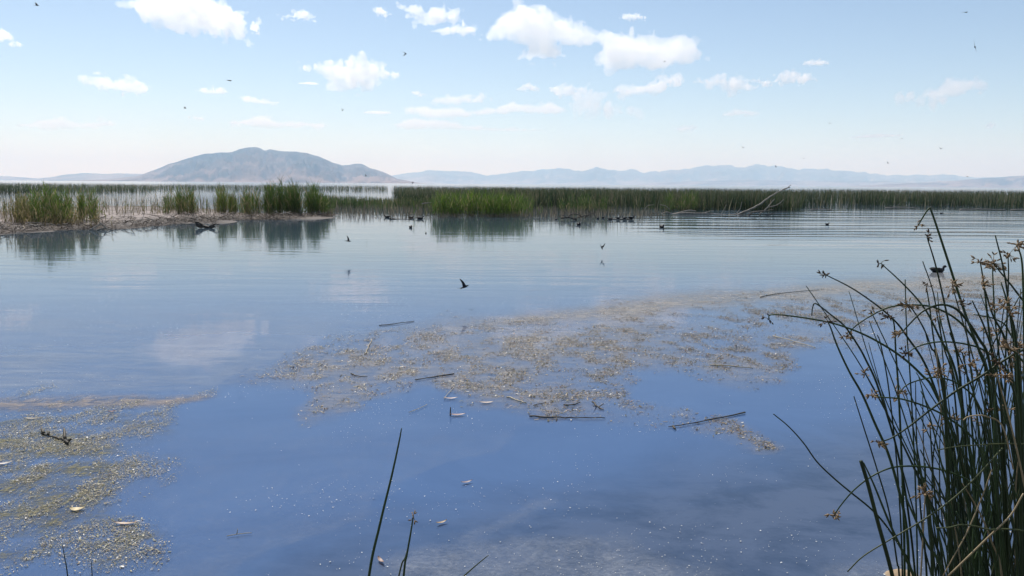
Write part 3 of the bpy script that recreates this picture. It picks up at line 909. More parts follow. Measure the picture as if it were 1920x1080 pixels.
# single sticks scattered in the litter on the bank
stick_me = []
for k in range(8):
    L = 0.35 + 0.09 * k
    p = catmull([(-L / 2, 0, 0), (-L / 6, 0.03 * (k % 3 - 1), 0.02), (L / 5, -0.02, 0.03), (L / 2, 0.04 * (k % 2), 0.01)], 2)
    v, f = tube(p, np.linspace(0.024, 0.011, len(p)), 5)
    stick_me.append(mesh_from('stick', v, f, True))
    stick_me[-1].materials.append(BLEACH if k % 3 else BARK)
for k in range(80):
    x = rnd.uniform(-60, 610)
    yf = float(np.interp(x, [-320, -150, 0, 60, 130, 215, 300, 360, 400, 440, 520, 622], [470, 452, 438, 434, 430, 429, 422, 416, 418, 411, 411, 406]))
    wd = float(np.interp(x, [-150, 0, 200, 330, 430, 620], [20, 16, 12, 10, 7, 4]))
    g = ground(x, yf - abs(rnd.gauss(0, 0.55)) * wd)
    o = bpy.data.objects.new('driftwood_stick', stick_me[k % 8]); C.objects.link(o)
    o.location = (g.x, g.y, rnd.uniform(0.10, 0.24))
    o.rotation_euler = (rnd.gauss(0, 0.2), rnd.gauss(0, 0.28), rnd.uniform(0, 6.28))
    kk = k % 8
    where = 'below the yellowing reeds at the left edge' if x < 60 else 'under the biggest left clump' if x < 140 else 'below the narrow left tuft' if x < 200 else 'before the bare pale mud' if x < 310 else 'below the lone mid green reeds' if x < 385 else 'near the gap in the bank' if x < 460 else 'below the tallest reeds' if x < 560 else 'at the right tip of the mud bank'
    tag(o, ('bleached ' if kk % 3 else 'dark brown ') + ('short' if kk < 3 else 'middling' if kk < 6 else 'long') + ' stick in the litter ' + where, 'stick', 'sticks in the litter on the left bank')

# ================================================================== birds
BLACKF = solid('black_feathers', (0.008, 0.008, 0.010), (0.022, 0.021, 0.022), 20.0, 0.6)
DARKF = solid('brown_black_feathers', (0.012, 0.011, 0.010), (0.035, 0.030, 0.024), 25.0, 0.65)
BILL = solid('pale_bill', (0.55, 0.52, 0.46), (0.7, 0.67, 0.6), 20.0, 0.5)
WHITEF = solid('white_feathers', (0.6, 0.6, 0.58), (0.75, 0.75, 0.72), 20.0, 0.7)

def loft(rings, sides=12):
    """rings: (centre, half width, half height, forward tilt) along a body; one closed skin."""
    V = []; F = []
    for (c, hw, hh, tilt) in rings:
        for s in range(sides):
            a = 2 * math.pi * s / sides
            z = math.sin(a) * hh
            V.append((c[0] - z * math.sin(tilt), c[1] + math.cos(a) * hw, c[2] + z * math.cos(tilt)))
    n = len(rings)
    for i in range(n - 1):
        for s in range(sides):
            a = i * sides + s; b = i * sides + (s + 1) % sides
            F.append((a, a + sides, b + sides, b))
    F.append(tuple(range(sides)))
    F.append(tuple((n - 1) * sides + s for s in range(sides - 1, -1, -1)))
    return V, F

def waterbird_meshes(neck=1.0):
    rings = [((-0.20, 0, 0.085), 0.010, 0.006, 0.0), ((-0.17, 0, 0.075), 0.035, 0.022, 0.0), ((-0.12, 0, 0.055), 0.070, 0.050, 0.0),
             ((-0.05, 0, 0.045), 0.092, 0.070, 0.0), ((0.03, 0, 0.042), 0.092, 0.072, 0.0), ((0.09, 0, 0.048), 0.072, 0.060, 0.25),
             ((0.122, 0, 0.075), 0.046, 0.046, 0.9), ((0.132, 0, 0.075 + 0.045 * neck), 0.030, 0.030, 1.45), ((0.138, 0, 0.075 + 0.085 * neck), 0.027, 0.028, 1.35),
             ((0.150, 0, 0.075 + 0.112 * neck), 0.032, 0.034, 0.7), ((0.172, 0, 0.075 + 0.122 * neck), 0.032, 0.034, 0.1), ((0.192, 0, 0.075 + 0.116 * neck), 0.024, 0.026, -0.1), ((0.204, 0, 0.075 + 0.110 * neck), 0.012, 0.014, -0.1)]
    v, f = loft(rings)
    body = mesh_from('bird_body', v, f, True)
    h = 0.075 + 0.110 * neck
    v, f = loft([((0.196, 0, h + 0.006), 0.011, 0.014, -0.1), ((0.215, 0, h), 0.008, 0.009, -0.1), ((0.240, 0, h - 0.010), 0.002, 0.003, -0.1)], 8)
    bill = mesh_from('bird_bill', v, f, True)
    wv = []; wf = []
    for sgn in (-1, 1):
        pr, pf = loft([((-0.19, sgn * 0.035, 0.092), 0.006, 0.008, 0), ((-0.12, sgn * 0.066, 0.085), 0.014, 0.030, 0), ((-0.02, sgn * 0.084, 0.068), 0.016, 0.046, 0), ((0.06, sgn * 0.076, 0.060), 0.012, 0.034, 0), ((0.09, sgn * 0.064, 0.058), 0.004, 0.012, 0)], 8)
        wv.append((pr, pf))
    wings = [mesh_from('bird_wing', *w_, True) for w_ in wv]
    return body, bill, wings
cb, cbill, cw = waterbird_meshes(0.55)
cb.materials.append(BLACKF); cbill.materials.append(BILL)
for w_ in cw: w_.materials.append(DARKF)

def waterbird(name, label, x, y, yaw, size=1.0, group=None, z=0.0, catg='coot'):
    g = ground(x, y, z)
    e = empty(name, g); e.rotation_euler = (0, 0, yaw); e.scale = (size, size, size)
    tag(e, label, catg, group)
    b = add('body', cb, None, e)
    add('bill', cbill, None, e)
    for w_ in cw: add('folded_wing', w_, None, e)
    return e
G = 'dark waterbirds by the reeds'
waterbird('coot', 'black coot swimming beside the forked floating branch', 726, 408, math.pi * 0.95, 1.0, G)
waterbird('coot', 'black coot between the forked branch and the centre clump, facing right', 788, 411, 0.15, 1.05, G)
waterbird('coot', 'black coot at the right end of the forked branch', 771, 409, 0.3, 0.8, G)
waterbird('coot', 'lone black coot on open water below the forked branch', 770, 427, -1.2, 0.75, G)
waterbird('coot', 'tiny dark waterbird on open water left of the centre clump', 798.5, 437.5, -1.4, 0.32, G)
waterbird('coot', 'leftmost dark bird of the row beside the white log', 1121, 410, 1.2, 0.75, G)
waterbird('coot', 'second dark bird of the row beside the white log', 1131, 409, 0.8, 0.75, G)
waterbird('coot', 'third dark bird of the row, low at the left end of the white log', 1144, 412, 0.2, 0.85, G)
waterbird('coot', 'fourth dark bird of the row, sitting on the white log', 1159, 410, 0.4, 0.8, G, 0.06)
waterbird('coot', 'fifth dark bird of the row, sitting on the white log', 1171, 410, 2.8, 0.85, G, 0.06)
waterbird('coot', 'largest and rightmost bird of the row on the white log', 1183.5, 410, 0.2, 1.1, G, 0.06)
waterbird('coot', 'black coot swimming in front of the dark branch tangle', 1085, 422, -1.3, 1.0, G)
waterbird('coot', 'black coot left of the dark branch tangle', 1043, 411.5, -0.8, 0.6, G)
waterbird('coot', 'lone black coot on open water below the left end of the logs', 1241, 427, -1.2, 1.0, G)
waterbird('coot', 'lone dark waterbird on the rippled water right of the rising branch', 1551, 421.5, 0.3, 0.7, G)
waterbird('coot', 'small dark waterbird close to the right hand reed edge', 1765, 401, 0.2, 0.7, G)
waterbird('duck', 'dark duck swimming right, seen between the near rush stems', 1758, 510.5, 0.05, 0.98, None, 0.0, 'duck')

def swallow_mesh(flap, sweep, tail=0.05):
    """Slim body, two long scythe wings raised by flap, forked tail."""
    v, f = loft([((-0.075, 0, 0), 0.004, 0.003, 0), ((-0.045, 0, 0), 0.011, 0.010, 0), ((0.0, 0, 0), 0.017, 0.017, 0), ((0.035, 0, 0.002), 0.015, 0.016, 0), ((0.055, 0, 0.004), 0.012, 0.012, 0), ((0.068, 0, 0.003), 0.006, 0.006, 0), ((0.078, 0, 0.001), 0.001, 0.001, 0)], 10)
    body = mesh_from('swallow_body', v, f, True)
    wings = []
    for sgn in (-1, 1):
        V = []; F = []
        n = 7
        for i in range(n):
            t = i / (n - 1)
            r = 0.165 * t
            chord = 0.052 * (1 - t) ** 0.65 + 0.004
            xx = 0.028 - sweep * 0.15 * t * t
            y = sgn * (0.010 + r * math.cos(flap))
            z = r * math.sin(flap) - 0.02 * t * t
            th = 0.003 * (1 - t) + 0.0006
            V += [(xx, y, z + th), (xx - chord, y, z + th * 0.5), (xx - chord, y, z - th * 0.5), (xx, y, z - th)]
        for i in range(n - 1):
            for s in range(4):
                a = i * 4 + s; b = i * 4 + (s + 1) % 4
                F.append((a, b, b + 4, a + 4))
        F.append((3, 2, 1, 0)); F.append(tuple((n - 1) * 4 + s for s in range(4)))
        wings.append(mesh_from('swallow_wing', V, F, True))
    V = []; F = []
    for sgn in (-1, 1):
        o = len(V)
        V += [(-0.05, sgn * 0.001, 0.001), (-0.05, sgn * 0.010, 0.001), (-0.07 - tail, sgn * 0.030, 0.001), (-0.05, sgn * 0.001, -0.001), (-0.05, sgn * 0.010, -0.001), (-0.07 - tail, sgn * 0.028, -0.001)]
        F += [(o, o + 1, o + 2), (o + 5, o + 4, o + 3), (o, o + 3, o + 4, o + 1), (o + 1, o + 4, o + 5, o + 2), (o + 2, o + 5, o + 3, o)]
    tl = mesh_from('swallow_tail', V, F)
    for m_ in [body, tl] + wings: m_.materials.append(BLACKF)
    return body, wings, tl
SW = [swallow_mesh(0.75, 0.55), swallow_mesh(0.15, 0.75), swallow_mesh(-0.5, 0.9), swallow_mesh(1.1, 0.4)]
def swallow(label, x, y, dep, kind, rot):
    e = empty('swallow', at_depth(x, y, dep)); e.rotation_euler = rot
    tag(e, label, 'swallow', 'swallows in flight')
    b, w_, t_ = SW[kind]
    add('body', b, None, e)
    for q in w_: add('wing', q, None, e)
    add('tail', t_, None, e)
swallow('swallow skimming low over the water below the centre, one wing raised', 871, 538, 13.0, 3, (0.5, -0.3, 0.35))
swallow('swallow flying low over the water left of centre', 653, 452, 22.0, 0, (0.6, 0.1, 0.2))
swallow('swallow just above the water right of centre with its reflection below', 1128, 464, 23.0, 0, (0.9, 1.1, 0.4))
swallow('largest swallow in the sky, banking near the right edge', 1828, 88, 21.0, 1, (1.3, 0.2, 1.0))
swallow('swallow near the top right corner', 1811, 23, 32.0, 1, (0.1, 0, 0.2))
swallow('swallow at the top left corner', 69, 10, 30.0, 0, (0.25, 0, 0.4))
swallow('swallow gliding above the mountain summit left of centre', 430, 151, 27.0, 1, (0.12, 0.1, 0.3))
swallow('swallow left of centre between clouds, banking', 760, 100, 34.0, 2, (0.9, 0.4, 0.9))
swallow('small swallow above the left mountain slope', 347, 203, 45.0, 0, (0.2, 0, 0.1))
swallow('small swallow left of the low central cloud bank', 642, 207, 48.0, 3, (0.3, 0, 1.3))
swallow('small swallow in front of the longest cloud', 1246, 115, 48.0, 1, (0.1, 0, 0.2))
swallow('small swallow in the clear sky right of centre', 1556, 231, 50.0, 1, (0.2, 0, 0.6))
swallow('tiny swallow low in the right sky, upper of the close pair', 1691, 260, 65.0, 1, (0.2, 0, 0.6))
swallow('small swallow low in the right sky, lower of the close pair', 1764, 279, 48.0, 0, (0.2, 0, 0.6))
swallow('tiny swallow above the far range right of centre', 1393, 277, 55.0, 0, (0.3, 0, 0.9))
swallow('tiny swallow just above the far range at right', 1507, 297, 70.0, 1, (0.2, 0, 0.3))
swallow('tiny swallow against the far range', 1455, 313, 60.0, 0, (0.5, 0, 0.3))
swallow('tiny swallow low over the right end of the horizon', 1665, 306, 60.0, 0, (0.5, 0, 0.3))
swallow('small swallow low over the right hand ridge', 1814, 331, 60.0, 1, (0.3, 0.1, 0.3))
swallow('tiny swallow in front of the right slope of the mountain', 686, 330, 60.0, 0, (0.5, 0, 0.3))
swallow('small swallow at the foot of the mountain where it meets the lake', 774, 341.5, 50.0, 2, (0.5, 0, 0.3))

# ================================================================== floating scum and plant debris
main_poly = [(470, 700), (600, 655), (690, 628), (760, 612), (900, 600), (1060, 585), (1200, 572), (1330, 560), (1480, 548), (1640, 532), (1800, 520), (2100, 505),
             (2100, 700), (1920, 705), (1800, 690), (1700, 668), (1560, 655), (1500, 690), (1430, 715), (1290, 706), (1190, 712), (1200, 740), (1290, 770), (1180, 790), (1060, 778), (950, 772), (860, 768), (800, 740), (700, 735), (640, 772), (590, 765), (600, 720), (520, 715)]
left_poly = [(-300, 770), (0, 748), (120, 744), (260, 740), (395, 742), (340, 765), (345, 800), (330, 830), (230, 842), (320, 850), (385, 880), (310, 925), (250, 960), (310, 985), (300, 1050), (200, 1070), (60, 1060), (-40, 1090), (-400, 1120)]
small_polys = [[(1300, 800), (1345, 784), (1385, 788), (1430, 825), (1460, 842), (1420, 850), (1380, 828), (1320, 812)],
               [(600, 760), (660, 752), (690, 765), (640, 776)], [(760, 665), (820, 668), (800, 680)],
               [(430, 715), (520, 690), (580, 690), (560, 705), (480, 722)]]

def mat_density(P):
    """How thickly debris lies on the water (0..1) at world points."""
    x, y = to_px(P)
    k = 1.0 / np.clip((y - 345) / 300, 0.25, 3)          # soften the outline evenly on the water
    w = (fbm(P[:, 0] * 1.1, P[:, 1] * 0.8, octaves=4, seed=23) - 0.5)
    sm = poly_dist(x, y, main_poly) + w * 95 / k
    sl = poly_dist(x, y, left_poly) + w * 95
    d1 = np.clip((sm + 6) / 36, 0, 1); d2 = np.clip((sl + 6) / 50, 0, 1)
    for q in small_polys:
        d1 = np.maximum(d1, np.clip((poly_dist(x, y, q) + w * 30 + 4) / 12, 0, 1) * 0.9)
    f = fbm(P[:, 0] * 1.7 + 4, P[:, 1] * 1.2, octaves=5, seed=47, gain=0.6)
    f2 = fbm(P[:, 0] * 5.5 + 4, P[:, 1] * 3.2, octaves=3, seed=48)
    patch = np.clip((f - 0.30) * 4.2, 0.05, 1)
    fine = np.clip((f2 - 0.34) * 3.0, 0.05, 1)
    return d1 * patch * fine, d2 * patch * fine, d1, d2, x, y

# loose bits: curled flakes, stem fragments, seed fluff
def flakes(P, ln, wd, tilt, col):
    n = len(P)
    yaw = RNG.normal(0, 0.9, n)
    u = np.stack([np.cos(yaw), np.sin(yaw), RNG.normal(0, tilt, n)], 1)
    s = np.stack([-np.sin(yaw), np.cos(yaw), RNG.normal(0, tilt, n)], 1)
    up = RNG.normal(0.0, 1, n)[:, None] * np.array([0, 0, 1]) * (ln * 0.16)[:, None]
    V = np.zeros((n, 6, 3)); 
    for k, t in enumerate((-0.5, 0.0, 0.5)):
        c = P + u * (ln * t)[:, None] + (up if k == 1 else -up * 0.3)
        wk = wd * (1.0 if k == 1 else 0.55)
        V[:, k * 2] = c - s * (wk * 0.5)[:, None]; V[:, k * 2 + 1] = c + s * (wk * 0.5)[:, None]
    V[:, :, 2] = np.maximum(V[:, :, 2], 0.0045)
    b = np.arange(n)[:, None, None] * 6
    F = (b + np.array([[0, 1, 3, 2], [2, 3, 5, 4]])[None]).reshape(-1, 4)
    return V.reshape(-1, 3), F, np.repeat(col, 6, 0)

DEB = leafy('floating_debris', 0.15, 0.45)
def debris(name, label, which, box, tries, palette, kmax, med, tilt=0.14):
    P = np.stack([RNG.uniform(box[0], box[1], tries), RNG.uniform(box[2], box[3], tries), np.zeros(tries)], 1)
    r = mat_density(P)
    keep = RNG.random(tries) < r[which]
    P = P[keep][:kmax]
    n = len(P)
    P[:, 2] = 0.005 + RNG.random(n) ** 2 * 0.006
    ln = np.exp(RNG.normal(math.log(med), 0.5, n)).clip(0.005, 0.075)
    wd = (ln * RNG.uniform(0.18, 0.6, n)).clip(0.003, 0.014)
    cs = np.array([p[1] for p in palette]); pr = np.array([p[0] for p in palette], float); pr /= pr.sum()
    col = cs[RNG.choice(len(cs), n, p=pr)] * (1 + 0.3 * (RNG.random((n, 1)) - 0.5))
    v, f, c = flakes(P, ln, wd, tilt, col)
    o = add(name, mesh_from(name, v, f, False, c), DEB)
    tag(o, label, 'debris', kind='stuff')
    return n
pal_main = [(5, (0.22, 0.165, 0.10)), (5, (0.13, 0.12, 0.06)), (2.6, (0.36, 0.29, 0.19)), (4, (0.05, 0.04, 0.03)), (0.7, (0.70, 0.66, 0.58)), (1.6, (0.22, 0.13, 0.095))]
pal_left = [(4, (0.21, 0.16, 0.08)), (7, (0.15, 0.14, 0.05)), (1.6, (0.38, 0.32, 0.19)), (3, (0.05, 0.04, 0.028)), (0.8, (0.72, 0.68, 0.60))]
n1 = debris('floating_debris', 'broad speckled mat of floating plant debris across the middle water', 0, (-5.0, 14.5, 5.9, 18.5), 1100000, pal_main, 240000, 0.0135)
n2 = debris('floating_debris', 'olive and straw coloured floating debris at the lower left', 1, (-7.5, -1.2, 3.7, 8.4), 700000, pal_left, 60000, 0.0070, 0.07)
print('debris', n1, n2)

# pale specks and fluff over the near water; white dots double as painted sparkle
m = 75000
P = np.stack([RNG.uniform(-9, 9, m), 3.3 + 11 * RNG.random(m) ** 1.6, np.zeros(m)], 1)
sp = fbm(P[:, 0] * 0.9, P[:, 1] * 0.9, octaves=4, seed=88)
ring = np.exp(-((np.hypot(P[:, 0] - 0.35, (P[:, 1] - 3.9) * 1.3) - 0.0) / 0.75) ** 2)
keep = RNG.random(m) < np.clip((sp - 0.47) * 4.5, 0.012, 0.8) + ring * 0.35
keep &= np.abs(P[:, 0]) < P[:, 1] * 0.85
P = P[keep]; n = len(P); P[:, 2] = 0.006
ln = np.exp(RNG.normal(math.log(0.0044), 0.45, n)).clip(0.003, 0.011)
v, f, c = flakes(P, ln, ln * RNG.uniform(0.4, 0.9, n), 0.12, tones(n, (0.42, 0.42, 0.40), (0.75, 0.74, 0.70)))
o = add('floating_specks', mesh_from('floating_specks', v, f, False, c), DEB)
tag(o, 'tiny white specks, seed fluff and painted sparkle dotted over the near water', 'specks', kind='stuff')

# thin scum film, drawn out on the water between the pieces
def film(name, label, box, step, fn, col_a, col_b, strength, sc=(5.0, 9.0, 1)):
    gx, gy = np.meshgrid(np.arange(box[0], box[1], step), np.arange(box[2], box[3], step * 1.3))
    P = np.stack([gx.ravel(), gy.ravel(), np.full(gx.size, 0.004)], 1)
    a = fn(P)
    idx = np.arange(gx.size).reshape(gx.shape)
    F = np.stack([idx[:-1, :-1], idx[:-1, 1:], idx[1:, 1:], idx[1:, :-1]], -1).reshape(-1, 4)
    F = F[(a[F] > 0.01).any(1)]
    used = np.unique(F); mp_ = np.zeros(len(P), int); mp_[used] = np.arange(len(used))
    me = mesh_from(name, P[used], mp_[F], False, np.repeat(a[used][:, None], 3, 1))
    m, nt = new_mat(name)
    at = N(nt, 'ShaderNodeAttribute', attribute_name='tint')
    geo = N(nt, 'ShaderNodeNewGeometry')
    mp = N(nt, 'ShaderNodeMapping'); mp.inputs['Scale'].default_value = sc
    nt.links.new(geo.outputs['Position'], mp.inputs[0])
    nz = N(nt, 'ShaderNodeTexNoise', Scale=1.0, Detail=7.0, Roughness=0.7, Distortion=0.6); nt.links.new(mp.outputs[0], nz.inputs['Vector'])
    col = ramp(nt, nz.outputs[0], [(0.35, col_a), (0.65, col_b)])
    r = N(nt, 'ShaderNodeMapRange'); r.inputs[1].default_value = 0.30; r.inputs[2].default_value = 0.72; r.inputs[3].default_value = 0.25; r.inputs[4].default_value = 1.0
    nt.links.new(nz.outputs[0], r.inputs[0])
    mu = N(nt, 'ShaderNodeMath', operation='MULTIPLY'); nt.links.new(at.outputs['Fac'], mu.inputs[0]); nt.links.new(r.outputs[0], mu.inputs[1])
    mu2 = N(nt, 'ShaderNodeMath', operation='MULTIPLY'); mu2.inputs[1].default_value = strength; nt.links.new(mu.outputs[0], mu2.inputs[0])
    df = N(nt, 'ShaderNodeBsdfDiffuse'); nt.links.new(col, df.inputs['Color'])
    tr = N(nt, 'ShaderNodeBsdfTransparent')
    mx = N(nt, 'ShaderNodeMixShader'); nt.links.new(mu2.outputs[0], mx.inputs[0]); nt.links.new(tr.outputs[0], mx.inputs[1]); nt.links.new(df.outputs[0], mx.inputs[2])
    ot = N(nt, 'ShaderNodeOutputMaterial'); nt.links.new(mx.outputs[0], ot.inputs[0])
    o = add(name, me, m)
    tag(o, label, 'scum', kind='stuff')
    return o

def f_main(P):
    a, b, d1, d2, x, y = mat_density(P)
    top = np.interp(x, [470, 600, 690, 760, 900, 1060, 1200, 1330, 1480, 1640, 1800, 2100], [700, 655, 628, 612, 600, 585, 572, 560, 548, 532, 520, 505])
    wob = (fbm(P[:, 0] * 0.8, P[:, 1] * 0.4, octaves=3, seed=5) - 0.5) * 22
    dy = (y - top + wob)
    edge = np.exp(-((dy - 4) / 13.0) ** 2) * np.clip((x - 640) / 400, 0, 1)
    big = fbm(P[:, 0] * 0.7, P[:, 1] * 0.5, octaves=3, seed=15)
    return np.clip(0.50 * d1 * np.clip(big * 2 - 0.4, 0.2, 1) + 0.45 * a + edge * 0.9, 0, 1)
def f_left(P):
    a, b, d1, d2, x, y = mat_density(P)
    wob = (fbm(P[:, 0] * 1.3, P[:, 1] * 0.7, octaves=4, seed=5) - 0.5) * 40
    cy_ = np.interp(x, [-300, 0, 150, 280, 400], [770, 760, 756, 750, 745])
    hw = np.interp(x, [-300, 0, 200, 330, 400], [18, 14, 13, 10, 5])
    edge = np.clip(1.25 - np.abs(y - cy_ + wob * 0.5) / hw, 0, 1) * np.clip((420 - x - wob) / 60, 0, 1)
    return np.clip(0.06 * d2 + edge * 1.0, 0, 1)
film('scum_film', 'tan scum film edging the middle debris mat', (-5.0, 14.5, 5.8, 19.0), 0.07, f_main, (0.26, 0.24, 0.20), (0.43, 0.395, 0.35), 0.8)
film('scum_film', 'pinkish tan scum streak across the lower left water', (-7.5, -1.0, 3.6, 8.6), 0.05, f_left, (0.26, 0.215, 0.165), (0.44, 0.365, 0.30), 0.7)
def f_foam(P):
    x, y = to_px(P)
    w = fbm(P[:, 0] * 2.2, P[:, 1] * 2.2, octaves=5, seed=97, gain=0.6)
    e = np.hypot((x - 1030) / 340, (y - 1085) / 85)
    blob = np.clip((1.0 - e + (w - 0.5) * 0.9) * 3.0, 0, 1)
    e2 = np.hypot((x - 1750) / 240, (y - 1085) / 40)
    blob = np.maximum(blob, np.clip((1.0 - e2 + (w - 0.5) * 1.3) * 2.0, 0, 1))
    swirl = np.exp(-((y - (985 - (x - 930) * 0.42 + (w - 0.5) * 60)) / 9) ** 2) * (np.abs(x - 950) < 90) * 0.6
    fine = fbm(P[:, 0] * 9, P[:, 1] * 9, octaves=4, seed=61)
    side = 800 - (y - 900) * 2.1 + (w - 0.5) * 150 - x
    left = np.clip(side / 18, 0, 1) * np.clip((y - 770) / 60, 0, 1) * (0.16 + 0.5 * np.clip(fine - 0.45, 0, 1) + 0.22 * np.exp(-(side / 22) ** 2))
    return np.clip(np.maximum(np.maximum(blob * (0.2 + 1.1 * fine), swirl * 0.7), left) * 0.8, 0, 1)
def f_algae(P):
    a, b, d1, d2, x, y = mat_density(P)
    f = fbm(P[:, 0] * 1.7 + 4, P[:, 1] * 1.2, octaves=5, seed=47, gain=0.6)
    st_ = fbm(P[:, 0] * 2.0 + P[:, 1] * 1.5, P[:, 1] * 7.0 - P[:, 0] * 1.2, octaves=4, seed=53, gain=0.6)
    return np.clip(d2 * np.clip((f - 0.33) * 4.5, 0, 1) * np.clip((st_ - 0.34) * 3.2, 0.08, 1) * np.clip((y - 762) / 30, 0, 1), 0, 1)
film('algae_film', 'olive yellow algae streaks floating at the lower left', (-7.5, -1.0, 3.6, 8.0), 0.045, f_algae, (0.13, 0.12, 0.05), (0.33, 0.29, 0.15), 1.0, (14.0, 26.0, 1))
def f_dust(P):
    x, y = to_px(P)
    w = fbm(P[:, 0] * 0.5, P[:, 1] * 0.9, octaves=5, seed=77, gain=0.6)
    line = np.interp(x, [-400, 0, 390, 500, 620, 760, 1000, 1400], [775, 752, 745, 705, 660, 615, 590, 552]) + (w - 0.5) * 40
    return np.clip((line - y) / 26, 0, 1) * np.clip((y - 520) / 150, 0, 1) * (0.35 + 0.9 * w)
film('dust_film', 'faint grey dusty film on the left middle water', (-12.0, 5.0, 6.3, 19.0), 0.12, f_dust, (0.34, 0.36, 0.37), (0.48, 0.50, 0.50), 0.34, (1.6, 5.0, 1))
film('scum_film', 'pale foamy film drifting at the bottom centre', (-5.4, 5.6, 3.3, 8.0), 0.045, f_foam, (0.34, 0.36, 0.38), (0.56, 0.58, 0.60), 0.34, (26.0, 34.0, 1))

# ---- single pieces afloat
STRAW = solid('straw_stem', (0.30, 0.24, 0.14), (0.50, 0.42, 0.28), 14.0, 0.6, 0.001)
DARKS = solid('rotten_stem', (0.022, 0.018, 0.012), (0.10, 0.08, 0.05), 14.0, 0.6, 0.001)
def afloat(name, label, pts, r0, r1, mat, catg='stick', extra=()):
    P = [np.array(ground(x, y, 0.012 + (p[2] if len(p) > 2 else 0))) for p in pts for (x, y) in [p[:2]]]
    org = P[0].copy(); org[2] = 0
    c = catmull([p - org for p in P], 5)
    c += (RNG.random(c.shape) - 0.5) * r0 * np.array([1.3, 1.3, 0.5])
    v, f = tube(c, np.linspace(r0, r1, len(c)) * 0.55 * (1 + 0.3 * (RNG.random(len(c)) - 0.5)), 7)
    me = mesh_from(name, v, f, True)
    if not extra:
        o = add(name, me, mat, None, org)
        return tag(o, label, catg, 'pieces afloat on the near water')
    e = empty(name, org); tag(e, label, catg, 'pieces afloat on the near water')
    add('stem', me, mat, e)
    for q in extra:
        Q = [np.array(ground(x, y, 0.012)) + np.array([0, 0, z]) - org for (x, y, z) in q]
        v, f = tube(catmull(Q, 3), np.linspace(r1 * 0.9, r1 * 0.5, (len(Q) - 1) * 3 + 1), 5)
        add('side_twig', mesh_from('side_twig', v, f, True), mat, e)
    return e
afloat('floating_stick', 'long straight dark reed stem floating below the debris mat', [(992, 780), (1040, 782), (1090, 783), (1133, 783)], 0.014, 0.006, DARKS, extra=[[(1044, 783, 0), (1043, 788, -0.01)]])
afloat('floating_stick', 'slanting reed stem afloat in clear blue water right of the mat', [(1253, 800), (1300, 793), (1340, 785), (1397, 773)], 0.006, 0.012, DARKS, extra=[[(1262, 799, 0), (1266, 804, 0)]])
afloat('floating_stick', 'thin dark stem at the upper left edge of the debris mat', [(712, 610), (740, 607), (776, 602)], 0.014, 0.008, DARKS)
afloat('floating_stick', 'thin dark stem afloat left of the centre in the mat', [(778, 712), (815, 706), (851, 701)], 0.007, 0.013, DARKS)
afloat('floating_stick', 'short curved dark twig at the left of the mat', [(658, 700), (668, 704), (690, 706)], 0.013, 0.006, DARKS)
afloat('floating_stick', 'brown stem pointing away beside the left part of the mat', [(684, 664), (690, 652), (697, 636)], 0.012, 0.006, STRAW)
afloat('floating_stick', 'straw coloured stem afloat in the mat below the centre', [(951, 744), (966, 749), (986, 755)], 0.013, 0.008, STRAW)
afloat('floating_stick', 'thin dark stem right of the straw coloured one', [(1000, 760), (1012, 757), (1023, 754)], 0.008, 0.006, DARKS)
afloat('floating_stick', 'short black twig in the lower edge of the mat', [(1058, 759), (1072, 759), (1088, 755)], 0.013, 0.008, DARKS)
afloat('floating_twig', 'black knotted twig at the lower right corner of the mat', [(1111, 754), (1120, 762), (1132, 768)], 0.016, 0.006, DARKS, extra=[[(1118, 760, 0), (1112, 766, 0.02)], [(1122, 763, 0), (1132, 761, 0.02)]])
afloat('floating_stick', 'pale thin straw lying below the mat left of centre', [(766, 773), (785, 766), (801, 758)], 0.005, 0.004, STRAW)
afloat('floating_stick', 'pale straw slanting up in the lower left of the mat', [(832, 748), (840, 738), (851, 726)], 0.005, 0.004, STRAW)
afloat('floating_stick', 'dark stem along the far edge of the mat at right', [(1425, 557), (1455, 551), (1535, 543)], 0.014, 0.008, DARKS)
afloat('floating_stick', 'straw coloured stem in the right part of the mat', [(1450, 630), (1490, 640), (1530, 652)], 0.010, 0.006, STRAW)
afloat('floating_stick', 'reddish stem on the right side of the debris mat', [(1330, 684), (1370, 686), (1412, 690)], 0.012, 0.008, STRAW)
afloat('floating_stick', 'thin pale straw with a sprig on the lower left water', [(425, 1005), (450, 1001), (472, 999)], 0.004, 0.003, STRAW, extra=[[(444, 1002, 0), (446, 1001, 0.03)]])
afloat('floating_twig', 'black knobbly twig drifting in the lower left debris', [(78, 812), (95, 817), (112, 822), (130, 828)], 0.010, 0.016, DARKS,
       extra=[[(82, 813, 0), (78, 808, 0.02)], [(90, 816, 0), (92, 814, 0.025)], [(122, 825, 0), (121, 815, 0.05)], [(122, 826, 0), (128, 833, 0.01)], [(126, 827, 0), (134, 826, 0.015)]])
# upright stub in the mat
v, f = tube([(0, 0, -0.02), (0.002, 0, 0.03), (0.004, 0, 0.075)], [0.006, 0.006, 0.004], 6)
tag(add('reed_stub', mesh_from('reed_stub', v, f, True), DARKS, None, ground(844, 779)), 'short dark stub standing upright at the lower edge of the mat', 'stub')

